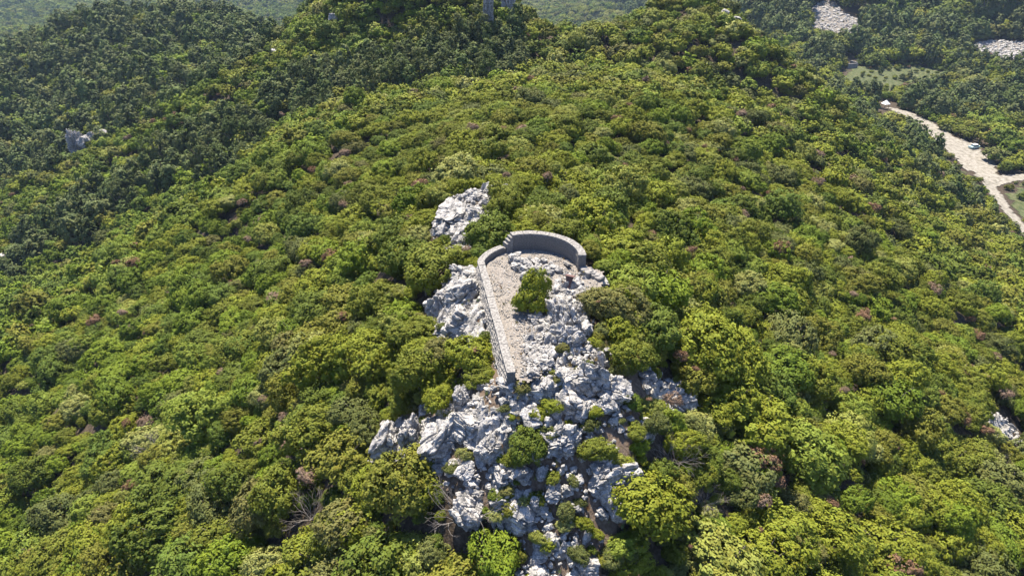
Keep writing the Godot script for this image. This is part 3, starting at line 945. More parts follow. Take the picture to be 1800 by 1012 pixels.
	for k in 90:   # stones breaking up the right side of the lookout floor
		var p := Vector2(rng.randf_range(0.7, 2.3), rng.randf_range(-31.6, -26.2))
		if p.x < 1.0 + 0.12 * (p.y + 31.6) * -1.0 + 0.5 * rng.randf(): continue
		var s := 0.1 + 0.18 * pow(rng.randf(), 1.5)
		medium[k % 4].append(Transform3D(Basis.from_euler(Vector3(rng.randf_range(-0.6, 0.6), rng.randf() * 6.0, rng.randf_range(-0.6, 0.6))) * Basis.from_scale(Vector3(s * 1.2, s * 0.85, s)), Vector3(p.x, 0.06 + s * 0.3, p.y)))
	tell_apart(singles)
	var rub := base("rubble", Vector3.ZERO)
	tag(rub, "loose broken limestone rubble strewn over the outcrops", "rubble", "", "stuff")
	for k in 3: scatter("rubble_stones", rock_mesh(400 + k, 2, 12, 0.08), M.rock, small[k], [], rub)
	for k in 4: scatter("rubble_blocks", rock_mesh(420 + k, 3, 13, 0.05), M.rock, medium[k], [], rub)
	# rubble and gravel on the lookout floor
	var bits := [[], [], []]
	for k in 8500:
		var p := Vector2(rng.randf_range(-1.4, 5.2), rng.randf_range(-39.5, -26.0))
		if not inside(p, PLATFORM): continue
		var near := clampf((p.y + 31.0) / 3.0, 0.0, 1.0) * clampf((p.x - 0.35) / 0.5, 0.0, 1.0)
		var s := 0.015 + 0.04 * pow(rng.randf(), 2.5) + near * 0.14 * pow(rng.randf(), 1.3)
		bits[k % 3].append(Transform3D(Basis.from_euler(Vector3(rng.randf() * 6.0, rng.randf() * 6.0, 0.0)) * Basis.from_scale(Vector3(s * 1.2, s * 0.8, s)), Vector3(p.x, 0.03 + near * 0.12 * rng.randf(), p.y)))
	var gr := base("floor_rubble", Vector3.ZERO)
	tag(gr, "gravel and broken stones strewn on the lookout floor", "gravel", "", "stuff")
	for k in 3: scatter("floor_stones", rock_mesh(410 + k, 2, 12, 0.08), M.stone if k else M.rock, bits[k], [], gr)
	# crags further off
	var crag := rock_mesh(500, 5, 24, 0.12, 0.2)
	var crag2 := rock_mesh(501, 5, 20, 0.12, 0.25)
	rock_at("rock_tower", crag, -129.0, -196.0, 4.2, Vector3(3.0, 6.6, 2.8), Vector3(0.0, 0.4, 0.0), "grey rock tower standing out of the left hand spur", "", "crag")
	for k in 9:
		var x := -125.5 + rng.randf_range(0, 6.0)
		var z := -195.5 + rng.randf_range(-2.0, 3.0)
		rock_at("fallen_block", kinds[k], x, z, 3.0 + rng.randf() * 2.0, Vector3.ONE * rng.randf_range(0.8, 1.9), Vector3(rng.randf(), rng.randf() * 6.0, 0.0), ["big", "squat", "tilted", "long", "pointed", "small", "flat", "broken", "rounded"][k] + " fallen block on the scree beside the left rock tower", "blocks beside the rock tower", "boulder")
	rock_at("cliff", crag2, -5.6, -172.0, 2.2, Vector3(1.25, 10.5, 1.5), Vector3(0.0, 1.0, 0.0), "pale cliff pillar at the top edge left of the saddle", "", "cliff")
	rock_at("cliff", crag, -1.0, -178.0, 2.5, Vector3(2.7, 9.5, 3.0), Vector3(0.0, 2.2, -0.25), "dark cliff at the top edge overlooking the saddle", "", "cliff")
	for q in [[-63.5, -192.0, 2.2, "low grey rock high on the left spur"], [-45.3, -186.0, 2.0, "white rock knob on the spur near the top edge"], [-54.0, -189.0, 1.3, "small white rock between the two spur rocks"], [54.5, -186.5, 1.6, "white rock on the right hand hilltop"], [57.3, -185.0, 1.9, "lower white rock on the right hand hilltop"], [-123.3, -147.5, 2.2, "dark grey rock at the left edge"]]:
		rock_at("hill_rock", kinds[int(q[2] * 5.0) % 12], q[0], q[1], 2.6, Vector3(q[2] * 0.8, q[2] * 0.55, q[2] * 0.8), Vector3(0.2, q[0], 0.1), q[3], "", "rock")


# ---------------------------------------------------------------- small built things
func landmarks() -> void:
	# rusty lectern
	var t := base("metal_lectern", Vector3(3.3, 0.12, -34.6), -0.45)
	t.scale = Vector3.ONE * 0.75
	tag(t, "rust brown metal lectern standing on the lookout's rocky right side", "lectern")
	var st := begin()
	box(st, Vector3(0, 0.03, 0), Vector3(0.42, 0.06, 0.36))
	put("foot_plate", st.commit(), M.rust, t)
	st = begin()
	hexa(st, [Vector3(-0.14, 0.06, 0.12), Vector3(0.14, 0.06, 0.12), Vector3(0.14, 0.06, 0.0), Vector3(-0.14, 0.06, 0.0), Vector3(-0.31, 0.78, -0.18), Vector3(0.31, 0.78, -0.18), Vector3(0.31, 0.78, -0.34), Vector3(-0.31, 0.78, -0.34)])
	put("body", st.commit(), M.rust, t)
	st = begin()
	hexa(st, [Vector3(-0.37, 0.80, -0.10), Vector3(0.37, 0.80, -0.10), Vector3(0.37, 0.70, -0.55), Vector3(-0.37, 0.70, -0.55), Vector3(-0.37, 0.86, -0.11), Vector3(0.37, 0.86, -0.11), Vector3(0.37, 0.76, -0.56), Vector3(-0.37, 0.76, -0.56)])
	put("desk_panel", st.commit(), M.rust, t)
	# white roofed shelter at the road end
	var x := 151.7
	var z := -277.0
	t = base("shelter", Vector3(x, hgt(x, z), z), 0.3)
	tag(t, "little white tent roofed shelter at the upper end of the gravel yard", "shelter")
	for s in [[-1, -1], [1, -1], [1, 1], [-1, 1]]:
		st = begin()
		box(st, Vector3(s[0] * 1.0, 1.15, s[1] * 1.0), Vector3(0.1, 2.3, 0.1))
		put("post", st.commit(), M.post, t)
	st = begin()
	var e := 1.25
	var c := [Vector3(-e, 2.3, e), Vector3(e, 2.3, e), Vector3(e, 2.3, -e), Vector3(-e, 2.3, -e)]
	hexa(st, c + [Vector3(-0.1, 3.7, 0.1), Vector3(0.1, 3.7, 0.1), Vector3(0.1, 3.7, -0.1), Vector3(-0.1, 3.7, -0.1)])
	put("roof", st.commit(), M.white, t)
	# roofless hut
	x = 168.0
	z = -350.0
	t = base("ruined_hut", Vector3(x, hgt(x, z) - 0.3, z), 0.35)
	tag(t, "roofless pale stone hut in the meadow beyond the valley road", "ruin")
	for w in [[Vector3(0, 1.3, 2.4), Vector3(6.0, 2.6, 0.55)], [Vector3(2.75, 1.5, 0.1), Vector3(0.55, 3.0, 4.2)], [Vector3(-2.75, 1.4, 0.1), Vector3(0.55, 2.8, 4.2)], [Vector3(-1.3, 1.0, -2.3), Vector3(3.4, 2.0, 0.55)]]:
		st = begin()
		box(st, w[0], w[1])
		put("wall", st.commit(), M.coping, t)
	# car by the yard
	x = 159.4
	z = -228.0
	t = base("parked_car", Vector3(x, hgt(x, z) + 0.25, z), 0.35)
	tag(t, "small pale turquoise car parked at the far side of the gravel yard", "car")
	st = begin()
	box(st, Vector3(0, 0.62, 0), Vector3(3.7, 0.55, 1.6))
	put("body", st.commit(), M.turquoise, t)
	st = begin()
	hexa(st, [Vector3(-1.2, 0.9, 0.75), Vector3(1.3, 0.9, 0.75), Vector3(1.3, 0.9, -0.75), Vector3(-1.2, 0.9, -0.75), Vector3(-0.7, 1.38, 0.62), Vector3(0.9, 1.38, 0.62), Vector3(0.9, 1.38, -0.62), Vector3(-0.7, 1.38, -0.62)])
	put("window_band", st.commit(), M.glass, t)
	st = begin()
	box(st, Vector3(0.1, 1.41, 0), Vector3(1.65, 0.06, 1.28))
	put("roof", st.commit(), M.white, t)
	for s in [[-1.15, 0.72], [1.15, 0.72], [-1.15, -0.72], [1.15, -0.72]]:
		st = begin()
		tube(st, Vector3(s[0], 0.3, s[1] - 0.1), Vector3(s[0], 0.3, s[1] + 0.1), 0.31, 0.31, 12)
		put("wheel", st.commit(), M.dark, t)


# ---------------------------------------------------------------- vegetation
func rand_dir(g: RandomNumberGenerator) -> Vector3:
	var y := g.randf_range(-1.0, 1.0)
	var a := g.randf() * TAU
	var r := sqrt(1.0 - y * y)
	return Vector3(r * cos(a), y, r * sin(a))


# crown of unit half-width standing on y = 0: clumps of leaves over several uneven domes grown together
func crown(sd: int, clumps: int, per: int, leaf: float, tall: float, slim: float, low: float, conical := 0.0) -> ArrayMesh:
	var g := RandomNumberGenerator.new()
	g.seed = sd
	var domes := []   # centre, radius
	domes.append([Vector3(g.randf_range(-0.12, 0.12), 0.62 * tall, g.randf_range(-0.12, 0.12)), g.randf_range(0.58, 0.74)])
	if conical == 0.0:
		for k in 3 + sd % 3:
			var a := g.randf() * TAU
			var r := g.randf_range(0.28, 0.50)
			domes.append([Vector3(cos(a) * (0.92 - r), g.randf_range(0.42, 0.82) * tall, sin(a) * (0.92 - r)), r])
	else:
		domes[0] = [Vector3(0, 0.62 * tall, 0), 0.85]
	var share := 0.0
	for d in domes: share += d[1] * d[1]
	var lobes := []
	for k in 6:
		var d := rand_dir(g)
		d.y = absf(d.y) * 0.8
		lobes.append(d.normalized())
	var v := PackedVector3Array()
	var n := PackedVector3Array()
	var c := PackedColorArray()
	var idx := PackedInt32Array()
	for k in clumps + clumps / 2:   # the last third: single leaves and sprigs between the clumps
		var loose := k >= clumps
		var which := g.randf() * share
		var dome: Array = domes[0]
		for q in domes:
			dome = q
			which -= q[1] * q[1]
			if which <= 0.0: break
		var d := rand_dir(g)
		if d.y < low: d.y = -d.y * 0.6 + low
		d = d.normalized()
		var gain := 0.0
		for l in lobes: gain = maxf(gain, d.dot(l))
		var rad: float = dome[1] * (0.78 + 0.30 * smoothstep(0.5, 1.0, gain)) * (1.0 if g.randf() > 0.15 else g.randf_range(0.5, 0.85))
		var at := d * rad
		if conical > 0.0:
			var h := clampf(d.y * 0.5 + 0.5, 0.0, 1.0)
			at.x *= 1.0 - conical * h
			at.z *= 1.0 - conical * h
		at.y *= 0.85 * tall
		at += dome[0]
		var cr := g.randf_range(0.08, 0.18) * (1.5 if clumps < 50 else 1.0)
		if loose:
			cr *= 1.8
			at -= d * 0.06
		var tone := g.randf_range(0.82, 1.18)
		var warm := g.randf_range(-0.08, 0.14)
		for m in (per / 3 if loose else per):
			var e := rand_dir(g)
			if e.dot(d) < -0.25: e = -e
			var p := at + Vector3(e.x, e.y * 0.8, e.z) * cr * (0.35 + 0.65 * sqrt(g.randf()) + (0.6 * g.randf() if m % 4 == 0 else 0.0))
			var nn := (e * 0.6 + d * 0.3 + rand_dir(g) * 0.55 + Vector3(0, 0.45, 0)).normalized()
			var u := nn.cross(rand_dir(g)).normalized()
			var w := nn.cross(u)
			var a := leaf * g.randf_range(0.65, 1.35)
			var b := a * slim
			var q := v.size()
			var sn := (nn + e * 0.5 + d * 0.2).normalized()
			v.append_array([p - u * a, p - w * b + nn * a * 0.15, p + u * a, p + w * b + nn * a * 0.15])
			n.append_array([sn, sn, sn, sn])
			var f := tone * g.randf_range(0.78, 1.22)
			var col := Color(f * (1.0 + warm), f, f * (1.0 - warm))
			c.append_array([col, col, col, col])
			idx.append_array([q, q + 2, q + 1, q, q + 3, q + 2])
	return arr_mesh(v, n, idx, c)


func trunk_mesh(sd: int, tall: float) -> ArrayMesh:
	var g := RandomNumberGenerator.new()
	g.seed = sd
	var st := begin()
	var fork := Vector3(g.randf_range(-0.06, 0.06), 0.28 * tall, g.randf_range(-0.06, 0.06))
	tube(st, Vector3(0, -0.25, 0), fork, 0.07, 0.05, 6)
	for k in 6:
		var a := TAU * k / 6.0 + g.randf_range(-0.4, 0.4)
		var tip := fork + Vector3(cos(a) * g.randf_range(0.35, 0.6), g.randf_range(0.3, 0.75) * tall, sin(a) * g.randf_range(0.35, 0.6))
		var mid := fork.lerp(tip, 0.5) + Vector3(0, 0.06, 0)
		tube(st, fork, mid, 0.04, 0.025, 5)
		tube(st, mid, tip, 0.025, 0.008, 4)
	return st.commit()


func bare_mesh(sd: int) -> ArrayMesh:
	var g := RandomNumberGenerator.new()
	g.seed = sd
	var st := begin()
	var open := []
	for k in 7:
		var a := TAU * k / 7.0 + g.randf_range(-0.3, 0.3)
		open.append([Vector3(0, -0.1, 0), Vector3(cos(a) * 0.8, g.randf_range(0.5, 1.1), sin(a) * 0.8).normalized(), 0.40, 0.014, 0])
	while open.size():
		var o: Array = open.pop_back()
		var tip: Vector3 = o[0] + o[1] * o[2]
		tube(st, o[0], tip, o[3], o[3] * 0.6, 4)
		if o[4] < 5:
			for k in (2 if o[4] > 0 else 3):
				var d: Vector3 = (o[1] + rand_dir(g) * 0.55 + Vector3(0, 0.05, 0)).normalized()
				open.append([tip if k == 0 else o[0].lerp(tip, g.randf_range(0.5, 0.95)), d, o[2] * g.randf_range(0.6, 0.85), o[3] * 0.66, o[4] + 1])
	return st.commit()


func tuft_mesh(sd: int, blades: int) -> ArrayMesh:
	var g := RandomNumberGenerator.new()
	g.seed = sd
	var st := begin()
	for k in blades:
		var a := g.randf() * TAU
		var o := Vector3(cos(a), 0, sin(a)) * g.randf() * 0.35
		var tip := o * 2.2 + Vector3(g.randf_range(-0.3, 0.3), g.randf_range(0.5, 1.0), g.randf_range(-0.3, 0.3))
		var w := Vector3(-sin(a), 0, cos(a)) * 0.035
		var nn := (Vector3(cos(a), 0.6, sin(a))).normalized()
		for p in [o + w, tip, o - w]:
			st.set_normal(nn)
			st.add_vertex(p)
	return st.commit()


func leaf_mat(c: Color, glow: float) -> StandardMaterial3D:   # c is linear
	var m := StandardMaterial3D.new()
	m.albedo_color = Color(c.r, c.g, c.b).linear_to_srgb()
	m.vertex_color_use_as_albedo = true
	m.roughness = 0.7
	m.metallic_specular = 0.22
	m.backlight_enabled = true
	m.backlight = Color(c.r * glow * 1.05, c.g * glow * 1.1, c.b * glow * 0.6).linear_to_srgb()
	m.cull_mode = BaseMaterial3D.CULL_DISABLED
	return m


const KINDS := {
	"oak": {"name": "evergreen_oak", "noun": "evergreen oak", "shape": "oak", "tints": [["yellow green", 0.138, 0.158, 0.017], ["olive green", 0.108, 0.126, 0.017], ["deep green", 0.078, 0.104, 0.015], ["bronze green", 0.122, 0.128, 0.020], ["lime green", 0.148, 0.172, 0.019]]},
	"ash": {"name": "flowering_ash", "noun": "feathery ash", "shape": "ash", "tints": [["bright green", 0.118, 0.162, 0.015], ["mid green", 0.092, 0.132, 0.014], ["pale green", 0.136, 0.176, 0.026], ["cool green", 0.080, 0.116, 0.018]]},
	"dull": {"name": "tree_heath", "noun": "tree heath", "shape": "oak", "tints": [["grey green", 0.098, 0.112, 0.034], ["dusky green", 0.078, 0.092, 0.026], ["brownish green", 0.112, 0.112, 0.034]]},
	"flower": {"name": "flowering_shrub", "noun": "flowering shrub", "shape": "oak", "tints": [["cream tipped", 0.205, 0.218, 0.066], ["pale yellow", 0.180, 0.200, 0.042]]},
	"pine": {"name": "pine_tree", "noun": "pine", "shape": "pine", "tints": [["dark green", 0.072, 0.100, 0.028], ["grey green", 0.090, 0.108, 0.038], ["blackish green", 0.060, 0.080, 0.026]]},
	"brown": {"name": "withered_shrub", "noun": "withered shrub", "shape": "small", "tints": [["rust brown", 0.165, 0.100, 0.062], ["pinkish brown", 0.190, 0.135, 0.100]]},
}
var shapes := {}
var road_poly := []
var side_poly := []
var mats := {}
var spot_list := {}


func vis(x: float, y: float, z: float, margin: float) -> bool:
	var fw := Vector3(0, -0.5, -0.8660254)
	var up := Vector3(0, 0.8660254, -0.5)
	var d := Vector3(x, y - 20.0, z)
	var f := d.dot(fw)
	if f < 4.0: return false
	return absf(d.x / f) < 0.75 + margin and absf(d.dot(up) / f) < 0.42 + margin


func clear_of(x: float, z: float, r: float, h: float) -> bool:
	var p := Vector2(x, z)
	if z > -58.0 and absf(x) < 14.0:
		for key in AREA:
			if key == "side_rock" or key == "ledge": continue
			var poly: Array = AREA[key]
			if sdist(p, poly) > -0.45 * r: return false
			if inside(p + Vector2(0, -0.45 * h), poly) or (key != "pinnacles" and inside(p + Vector2(0, -0.8 * h), poly)): return false
		for k in 3:
			if inside(p + Vector2(0, -0.45 * h * k), PLATFORM): return false
		if sdist(p, PLATFORM) > -0.9 * r - 0.3: return false
	for q in [Vector2(-2.3, -22.3), Vector2(41.5, -42.0), Vector2(-29.5, -42.0), Vector2(-11.6, -27.4), Vector2(3.3, -52.5)]:
		if p.distance_to(q) < 0.8 + 0.5 * r: return false
	for key in ["ledge", "side_rock"]:
		if inside(p, AREA[key]) or inside(p + Vector2(0, -0.6 * h), AREA[key]): return false
	if x > 120.0 and z < -120.0 and z > -480.0:
		var away := p.normalized() * h
		for poly in [YARD, road_poly, side_poly]:
			if inside(p, poly): return false
		for poly in SCREES:
			if inside(p, poly) and (r > 1.8 or rng.randf() > 0.45): return false
		for k in 3:
			for poly in MEADOWS:
				if inside(p + away * k, poly) and rng.randf() > (0.55 if r < 1.8 else 0.05) + 0.15 * k: return false
		for q in [Vector2(168.0, -350.0), Vector2(151.7, -277.0)]:
			var to: Vector2 = p - q * (p.dot(q) / q.length_squared())
			if to.length() < 4.0 and p.distance_to(q) < 22.0: return false
	if Vector2((x + 126.5) * 0.9, (z + 191.0) * 0.55).length() < 3.2 + 0.3 * r and r > 0.9: return false
	return true


# how tall a plant may grow here without standing before the valley tracks
func headroom(x: float, z: float) -> float:
	if x < 80.0 or z > -110.0 or z < -470.0: return 99.0
	var p := Vector2(x, z)
	var d := p.length()
	var best := 99.0
	for k in range(1, 14):
		var q := p * ((d + k * 3.0) / d)
		var open := false
		for poly in [YARD, road_poly, side_poly] + SCREES:
			if inside(q, poly): open = true
		if q.distance_to(Vector2(168.0, -350.0)) < 4.0 or q.distance_to(Vector2(151.7, -277.0)) < 3.0: open = true
		if open:
			var line := 20.0 + (hgt(q.x, q.y) - 20.0) * d / (d + k * 3.0)
			best = minf(best, line - hgt(x, z))
	return best


func pick(x: float, z: float, dist: float) -> String:
	var w := noise.get_noise_2d(x * 0.035, z * 0.035) * 14.0
	var gully := 1e9
	for q in [[Vector2(-8, -160), Vector2(-45, -158)], [Vector2(-45, -158), Vector2(-85, -156)], [Vector2(-85, -156), Vector2(-130, -140)]]:
		gully = minf(gully, Geometry2D.get_closest_point_to_segment(Vector2(x, z), q[0], q[1]).distance_to(Vector2(x, z)))
	var r := rng.randf()
	if gully + w < 13.0 and r < 0.75: return "pine"
	if x < -70.0 and z < -208.0 - 0.15 * x and dist < 520.0 and r < 0.58: return "pine"
	if x > 95.0 and x < 150.0 and z < -150.0 and z > -320.0 and r < 0.22 + w * 0.03: return "pine"
	if x > 130.0 and z < -260.0 and r < 0.3 + w * 0.03: return "pine"
	var left := clampf((-x - 12.0 + w) / 30.0, 0.0, 1.0)
	r = rng.randf()
	var c := noise.get_noise_2d(x * 0.06 + 50.0, z * 0.06)
	if r < 0.034: return "brown"
	r = rng.randf()
	if r < 0.16 + 0.42 * left + 0.3 * c: return "ash"
	r = rng.randf()
	if r < 0.13 + 0.2 * noise.get_noise_2d(x * 0.05, z * 0.05 + 80.0): return "dull"
	if r > 0.925 - 0.06 * noise.get_noise_2d(x * 0.04 + 30.0, z * 0.04): return "flower"
	return "oak"


func plant(kind: String, x: float, z: float, r: float, lift := 0.0, label := "", tint := -1, pull := 0.0) -> void:
	if not spot_list.has(kind): spot_list[kind] = []
	var y := hgt(x, z) - 0.1 * r + lift
	var d := Vector3(x, y - 20.0, z).length()
	var tints: Array = KINDS[kind].tints
	if tint < 0: tint = rng.randi() % tints.size()
	spot_list[kind].append({"p": Vector3(x, y, z), "r": r, "h": r * rng.randf_range(0.85, 1.25), "turn": rng.randf() * TAU, "tilt": Vector2(rng.randf_range(-0.14, 0.14), rng.randf_range(-0.14, 0.14)), "d": d, "size": r / d + (10.0 if label else 0.0) + pull, "label": label, "tint": tint, "v": rng.randi(), "wide": rng.randf_range(0.82, 1.22), "shade": rng.randf_range(0.82, 1.18)})


func fill(x0: float, x1: float, z0: float, z1: float, step: float, near: float, far: float, rmin: float, rmax: float) -> void:
	var x := x0
	while x < x1:
		var z := z0
		while z < z1:
			var px := x + rng.randf_range(-0.5, 0.5) * step
			var pz := z + rng.randf_range(-0.5, 0.5) * step
			z += step
			var d := sqrt(px * px + pz * pz)
			if d < near or d >= far: continue
			var py := hgt(px, pz)
			if not vis(px, py + 1.0, pz, 0.10 + 4.0 / d): continue
			var kind := pick(px, pz, d)
			var r := rmin + (rmax - rmin) * pow(rng.randf(), 1.6) * (1.0 + 0.3 * noise.get_noise_2d(px * 0.1, pz * 0.1))
			if kind == "brown": r *= 0.42
			if kind == "pine": r *= 1.15
			if px > 150.0 and pz < -330.0: r *= 1.35
			var room := headroom(px, pz)
			if room < 90.0:
				r = minf(r, room / 1.5)
				if r < 0.3: continue
			if not clear_of(px, pz, r, r * 1.5): continue
			plant(kind, px, pz, r, rng.randf_range(-0.15, 0.25) * r + (1.5 if kind == "brown" else 0.0))
		x += step


func region(p: Vector3) -> String:
	var low := absf(p.x)
	var h := "high on" if low < 9.0 else ("midway down" if low < 18.0 else ("well down" if low < 32.0 else "low on"))
	var band := "beside the outcrop" if p.z > -30.0 else ("level with wall" if p.z > -42.0 else ("just beyond wall" if p.z > -58.0 else ("up the ridge" if p.z > -80.0 else "far up ridge")))
	return "%s %s slope %s" % [h, "left" if p.x < 0.0 else "right", band]


const NTH := ["first", "second", "third", "fourth", "fifth", "sixth", "seventh", "eighth", "ninth", "tenth", "eleventh", "twelfth", "thirteenth", "fourteenth", "fifteenth", "sixteenth", "seventeenth", "eighteenth", "nineteenth", "twentieth"]


# things that would share a label are told apart by their order across the picture
func tell_apart(list: Array) -> void:
	var same := {}
	for o in list:
		var l: String = o.get_meta("label")
		if not same.has(l): same[l] = []
		same[l].append(o)
	for l in same:
		var s: Array = same[l]
		if s.size() < 2: continue
		s.sort_custom(func(a, b): return across(a.position) < across(b.position))
		for k in s.size():
			if k < NTH.size(): s[k].set_meta("label", "%s, %s from left" % [l, NTH[k]])
			else: s[k].set_meta("label", "%s, %s from right" % [l, NTH[mini(s.size() - 1 - k, NTH.size() - 1)]])


func across(p: Vector3) -> float:
	return p.x / ((p.y - 20.0) * -0.5 + p.z * -0.8660254)


func vegetation() -> void:
	shapes.oak = []
	shapes.ash = []
	shapes.pine = []
	shapes.small = []
	for k in 8: shapes.oak.append([crown(1000 + k, 150, 46, 0.043, 0.8 + 0.12 * (k % 4), 0.6, -0.15), trunk_mesh(1100 + k, 1.0)])
	for k in 6: shapes.ash.append([crown(1200 + k, 150, 42, 0.054, 0.9 + 0.13 * (k % 3), 0.45, -0.15), trunk_mesh(1300 + k, 1.1)])
	for k in 3: shapes.pine.append([crown(1400 + k, 60, 40, 0.085, 1.5 + 0.15 * k, 0.25, -0.7, 0.55), trunk_mesh(1500 + k, 1.6)])
	for k in 2: shapes.small.append([crown(1600 + k, 42, 42, 0.07, 1.0, 0.5, -0.3), trunk_mesh(1700 + k, 1.0)])
	var far_shapes := {"oak": [], "ash": [], "pine": [], "small": []}
	for k in 4:
		far_shapes.oak.append(crown(1800 + k, 48, 30, 0.09, 1.0, 0.7, -0.25))
		far_shapes.ash.append(crown(1810 + k, 48, 28, 0.095, 1.1, 0.6, -0.3))
		far_shapes.pine.append(crown(1820 + k, 42, 26, 0.11, 1.5, 0.6, -0.7, 0.55))
		far_shapes.small.append(crown(1830 + k, 24, 18, 0.12, 1.0, 0.6, -0.3))
	for kind in KINDS:
		mats[kind] = []
		for t in KINDS[kind].tints: mats[kind].append(leaf_mat(Color(t[1], t[2], t[3]), 1.1))
	rng.seed = 77
	road_poly = strip(ROAD, 3.0)
	side_poly = strip(SIDE_ROAD, 3.0)
	# plants one can point to
	for q in [
		["oak", 0.95, -31.8, 1.0, 0.1, "fresh green oak bush growing inside the lookout", 4], ["oak", 1.15, -32.7, 0.95, 0.1, "smaller oak bush behind the one inside the lookout", 4],
		["oak", 0.75, -23.5, 1.05, 0.3, "dark green oak bush on the brow above the loose slope", 2], ["oak", 3.9, -23.6, 0.85, 0.2, "olive bush on the brow right of the rounded boulder", 1], ["oak", 1.25, -24.9, 0.55, 0.25, "small green bush below the open end of the wall", 0],
		["oak", -2.1, -40.3, 1.05, 0.1, "dense oak bush hugging the outside of the curved wall", 1], ["oak", -1.0, -41.2, 0.8, 0.1, "yellowish oak bush behind the wall's steps", 0], ["oak", -2.4, -38.7, 0.7, 0.0, "low oak bush at the wall curve's foot", 0],
		["oak", -2.2, -29.5, 1.5, 0.2, "large oak shrub pressed against the wall's outer face", 0], ["oak", -5.1, -30.3, 1.7, 0.4, "broad oak shrub left of the one at the wall", 1], ["oak", -3.9, -27.9, 1.0, 0.5, "oak bush above the rock pinnacles", 0],
		["oak", -1.75, -28.0, 0.95, 0.3, "oak bush at the wall's near foot", 1], ["oak", -5.6, -24.6, 1.2, 0.3, "olive bush below the massive lower left rock", 1], ["oak", -4.3, -23.6, 1.0, 0.3, "green bush left of the bare shrub", 0], ["oak", -7.2, -26.0, 1.3, 0.3, "oak bush under the leftmost pinnacle", 0],
		["oak", -6.2, -34.6, 1.4, 0.2, "oak bush left of the crag buttress", 1], ["oak", -5.4, -32.4, 1.3, 0.2, "oak bush below the broken crag", 0], ["ash", -6.9, -36.8, 1.4, 0.2, "leafy green bush behind the crag buttress", 0], ["oak", -6.3, -30.6, 1.3, 0.2, "oak bush just above the pinnacles' left end", 1], ["dull", -8.6, -30.2, 1.4, 0.2, "dusky bush above the leftmost pinnacle", 1], ["oak", -9.4, -28.6, 1.3, 0.2, "oak bush left of the leftmost pinnacle", 0],
		["dull", 7.0, -25.6, 0.8, 0.1, "dusky bush right of the furrowed rock", 1], ["oak", 7.0, -22.4, 1.1, 0.2, "olive bush below the dark grooved rock", 1], ["dull", 2.4, -21.6, 0.5, 0.2, "low grey green bush on the loose slope", 0], ["oak", 1.9, -22.7, 0.45, 0.2, "tiny olive bush in the middle of the loose slope", 1], ["dull", 3.0, -20.2, 0.55, 0.2, "dusky tuft of heath low on the loose slope", 1], ["oak", -0.6, -22.4, 0.5, 0.3, "small bush in the rocks left of the loose slope", 2], ["oak", 5.9, -25.0, 0.6, 0.2, "small bush above the furrowed rock", 1],
		["dull", 5.6, -27.9, 0.7, 0.1, "grey green bush right of the pale topped rock", 0], ["flower", 6.9, -26.6, 0.8, 0.1, "pale tipped bush beyond the low rock", 1], ["oak", 4.3, -29.0, 0.5, 0.0, "little bush at the foot of the smooth faced rock", 0],
		["ash", 5.3, -20.6, 1.0, 0.2, "pale green leafy bush right of the loose slope", 2], ["brown", 5.6, -19.6, 0.55, 0.3, "rust brown withered bush at the bottom edge", 0], ["ash", -1.0, -20.6, 1.5, 0.2, "bright green bush at the bottom edge left of the loose slope", 0],
		["oak", -2.6, -20.9, 0.7, 0.1, "low oak bush in front of the bare grey shrub", 1], ["flower", -4.6, -21.6, 1.4, 0.2, "yellow flowering bush at the bottom edge", 1], ["oak", 5.6, -32.9, 1.4, 0.2, "fresh green oak right of the tall furrowed rock", 4], ["oak", 6.2, -30.9, 1.5, 0.2, "yellow green oak below the tall furrowed rock", 0],
	]:
		plant(q[0], q[1], q[2], q[3], q[4], q[5], q[6])
		if String(q[5]).contains("inside the lookout"): spot_list[q[0]].back().h = 1.75
	for key in ["slide", "brow", "pinnacles", "knoll", "wall_foot"]:
		var rr := bounds(AREA[key])
		for k in {"slide": 44, "brow": 26, "pinnacles": 26, "knoll": 5, "wall_foot": 8}[key]:
			var p := rr.position + Vector2(rng.randf(), rng.randf()) * rr.size
			var kd: String = ["oak", "dull", "oak", "dull", "oak", "flower"][rng.randi() % 6]
			if not inside(p, PLATFORM) and p.distance_to(Vector2(-0.5, -27.0)) > 1.6: plant(kd, p.x, p.y, rng.randf_range(0.2, 0.55), 0.2)
	fill(-80.0, 80.0, -118.0, -6.0, 2.0, 0.0, 105.0, 0.95, 2.5)
	fill(-62.0, 62.0, -80.0, -6.0, 2.4, 0.0, 75.0, 0.6, 1.25)
	fill(-11.0, 13.0, -33.0, -13.0, 0.95, 0.0, 40.0, 0.3, 0.7)
	fill(140.0, 228.0, -368.0, -300.0, 2.6, 260.0, 480.0, 0.7, 1.6)
	fill(-34.0, 34.0, -48.0, -8.0, 1.7, 0.0, 48.0, 0.55, 1.15)
	fill(-140.0, -112.0, -198.0, -172.0, 1.6, 105.0, 300.0, 0.6, 0.9)
	fill(-210.0, 230.0, -265.0, -10.0, 3.0, 105.0, 260.0, 1.6, 3.0)
	fill(-62.0, 4.0, -205.0, -162.0, 2.0, 160.0, 230.0, 1.6, 2.8)
	fill(-340.0, 420.0, -480.0, -60.0, 4.6, 260.0, 480.0, 2.6, 4.4)
	fill(-1250.0, 900.0, -1600.0, -300.0, 9.5, 480.0, 1650.0, 5.0, 8.0)
	var limit := {"oak": 300, "ash": 290, "dull": 200, "flower": 140, "pine": 120, "brown": 60}
	var singles := []
	var size_words := ["small", "medium", "large"]
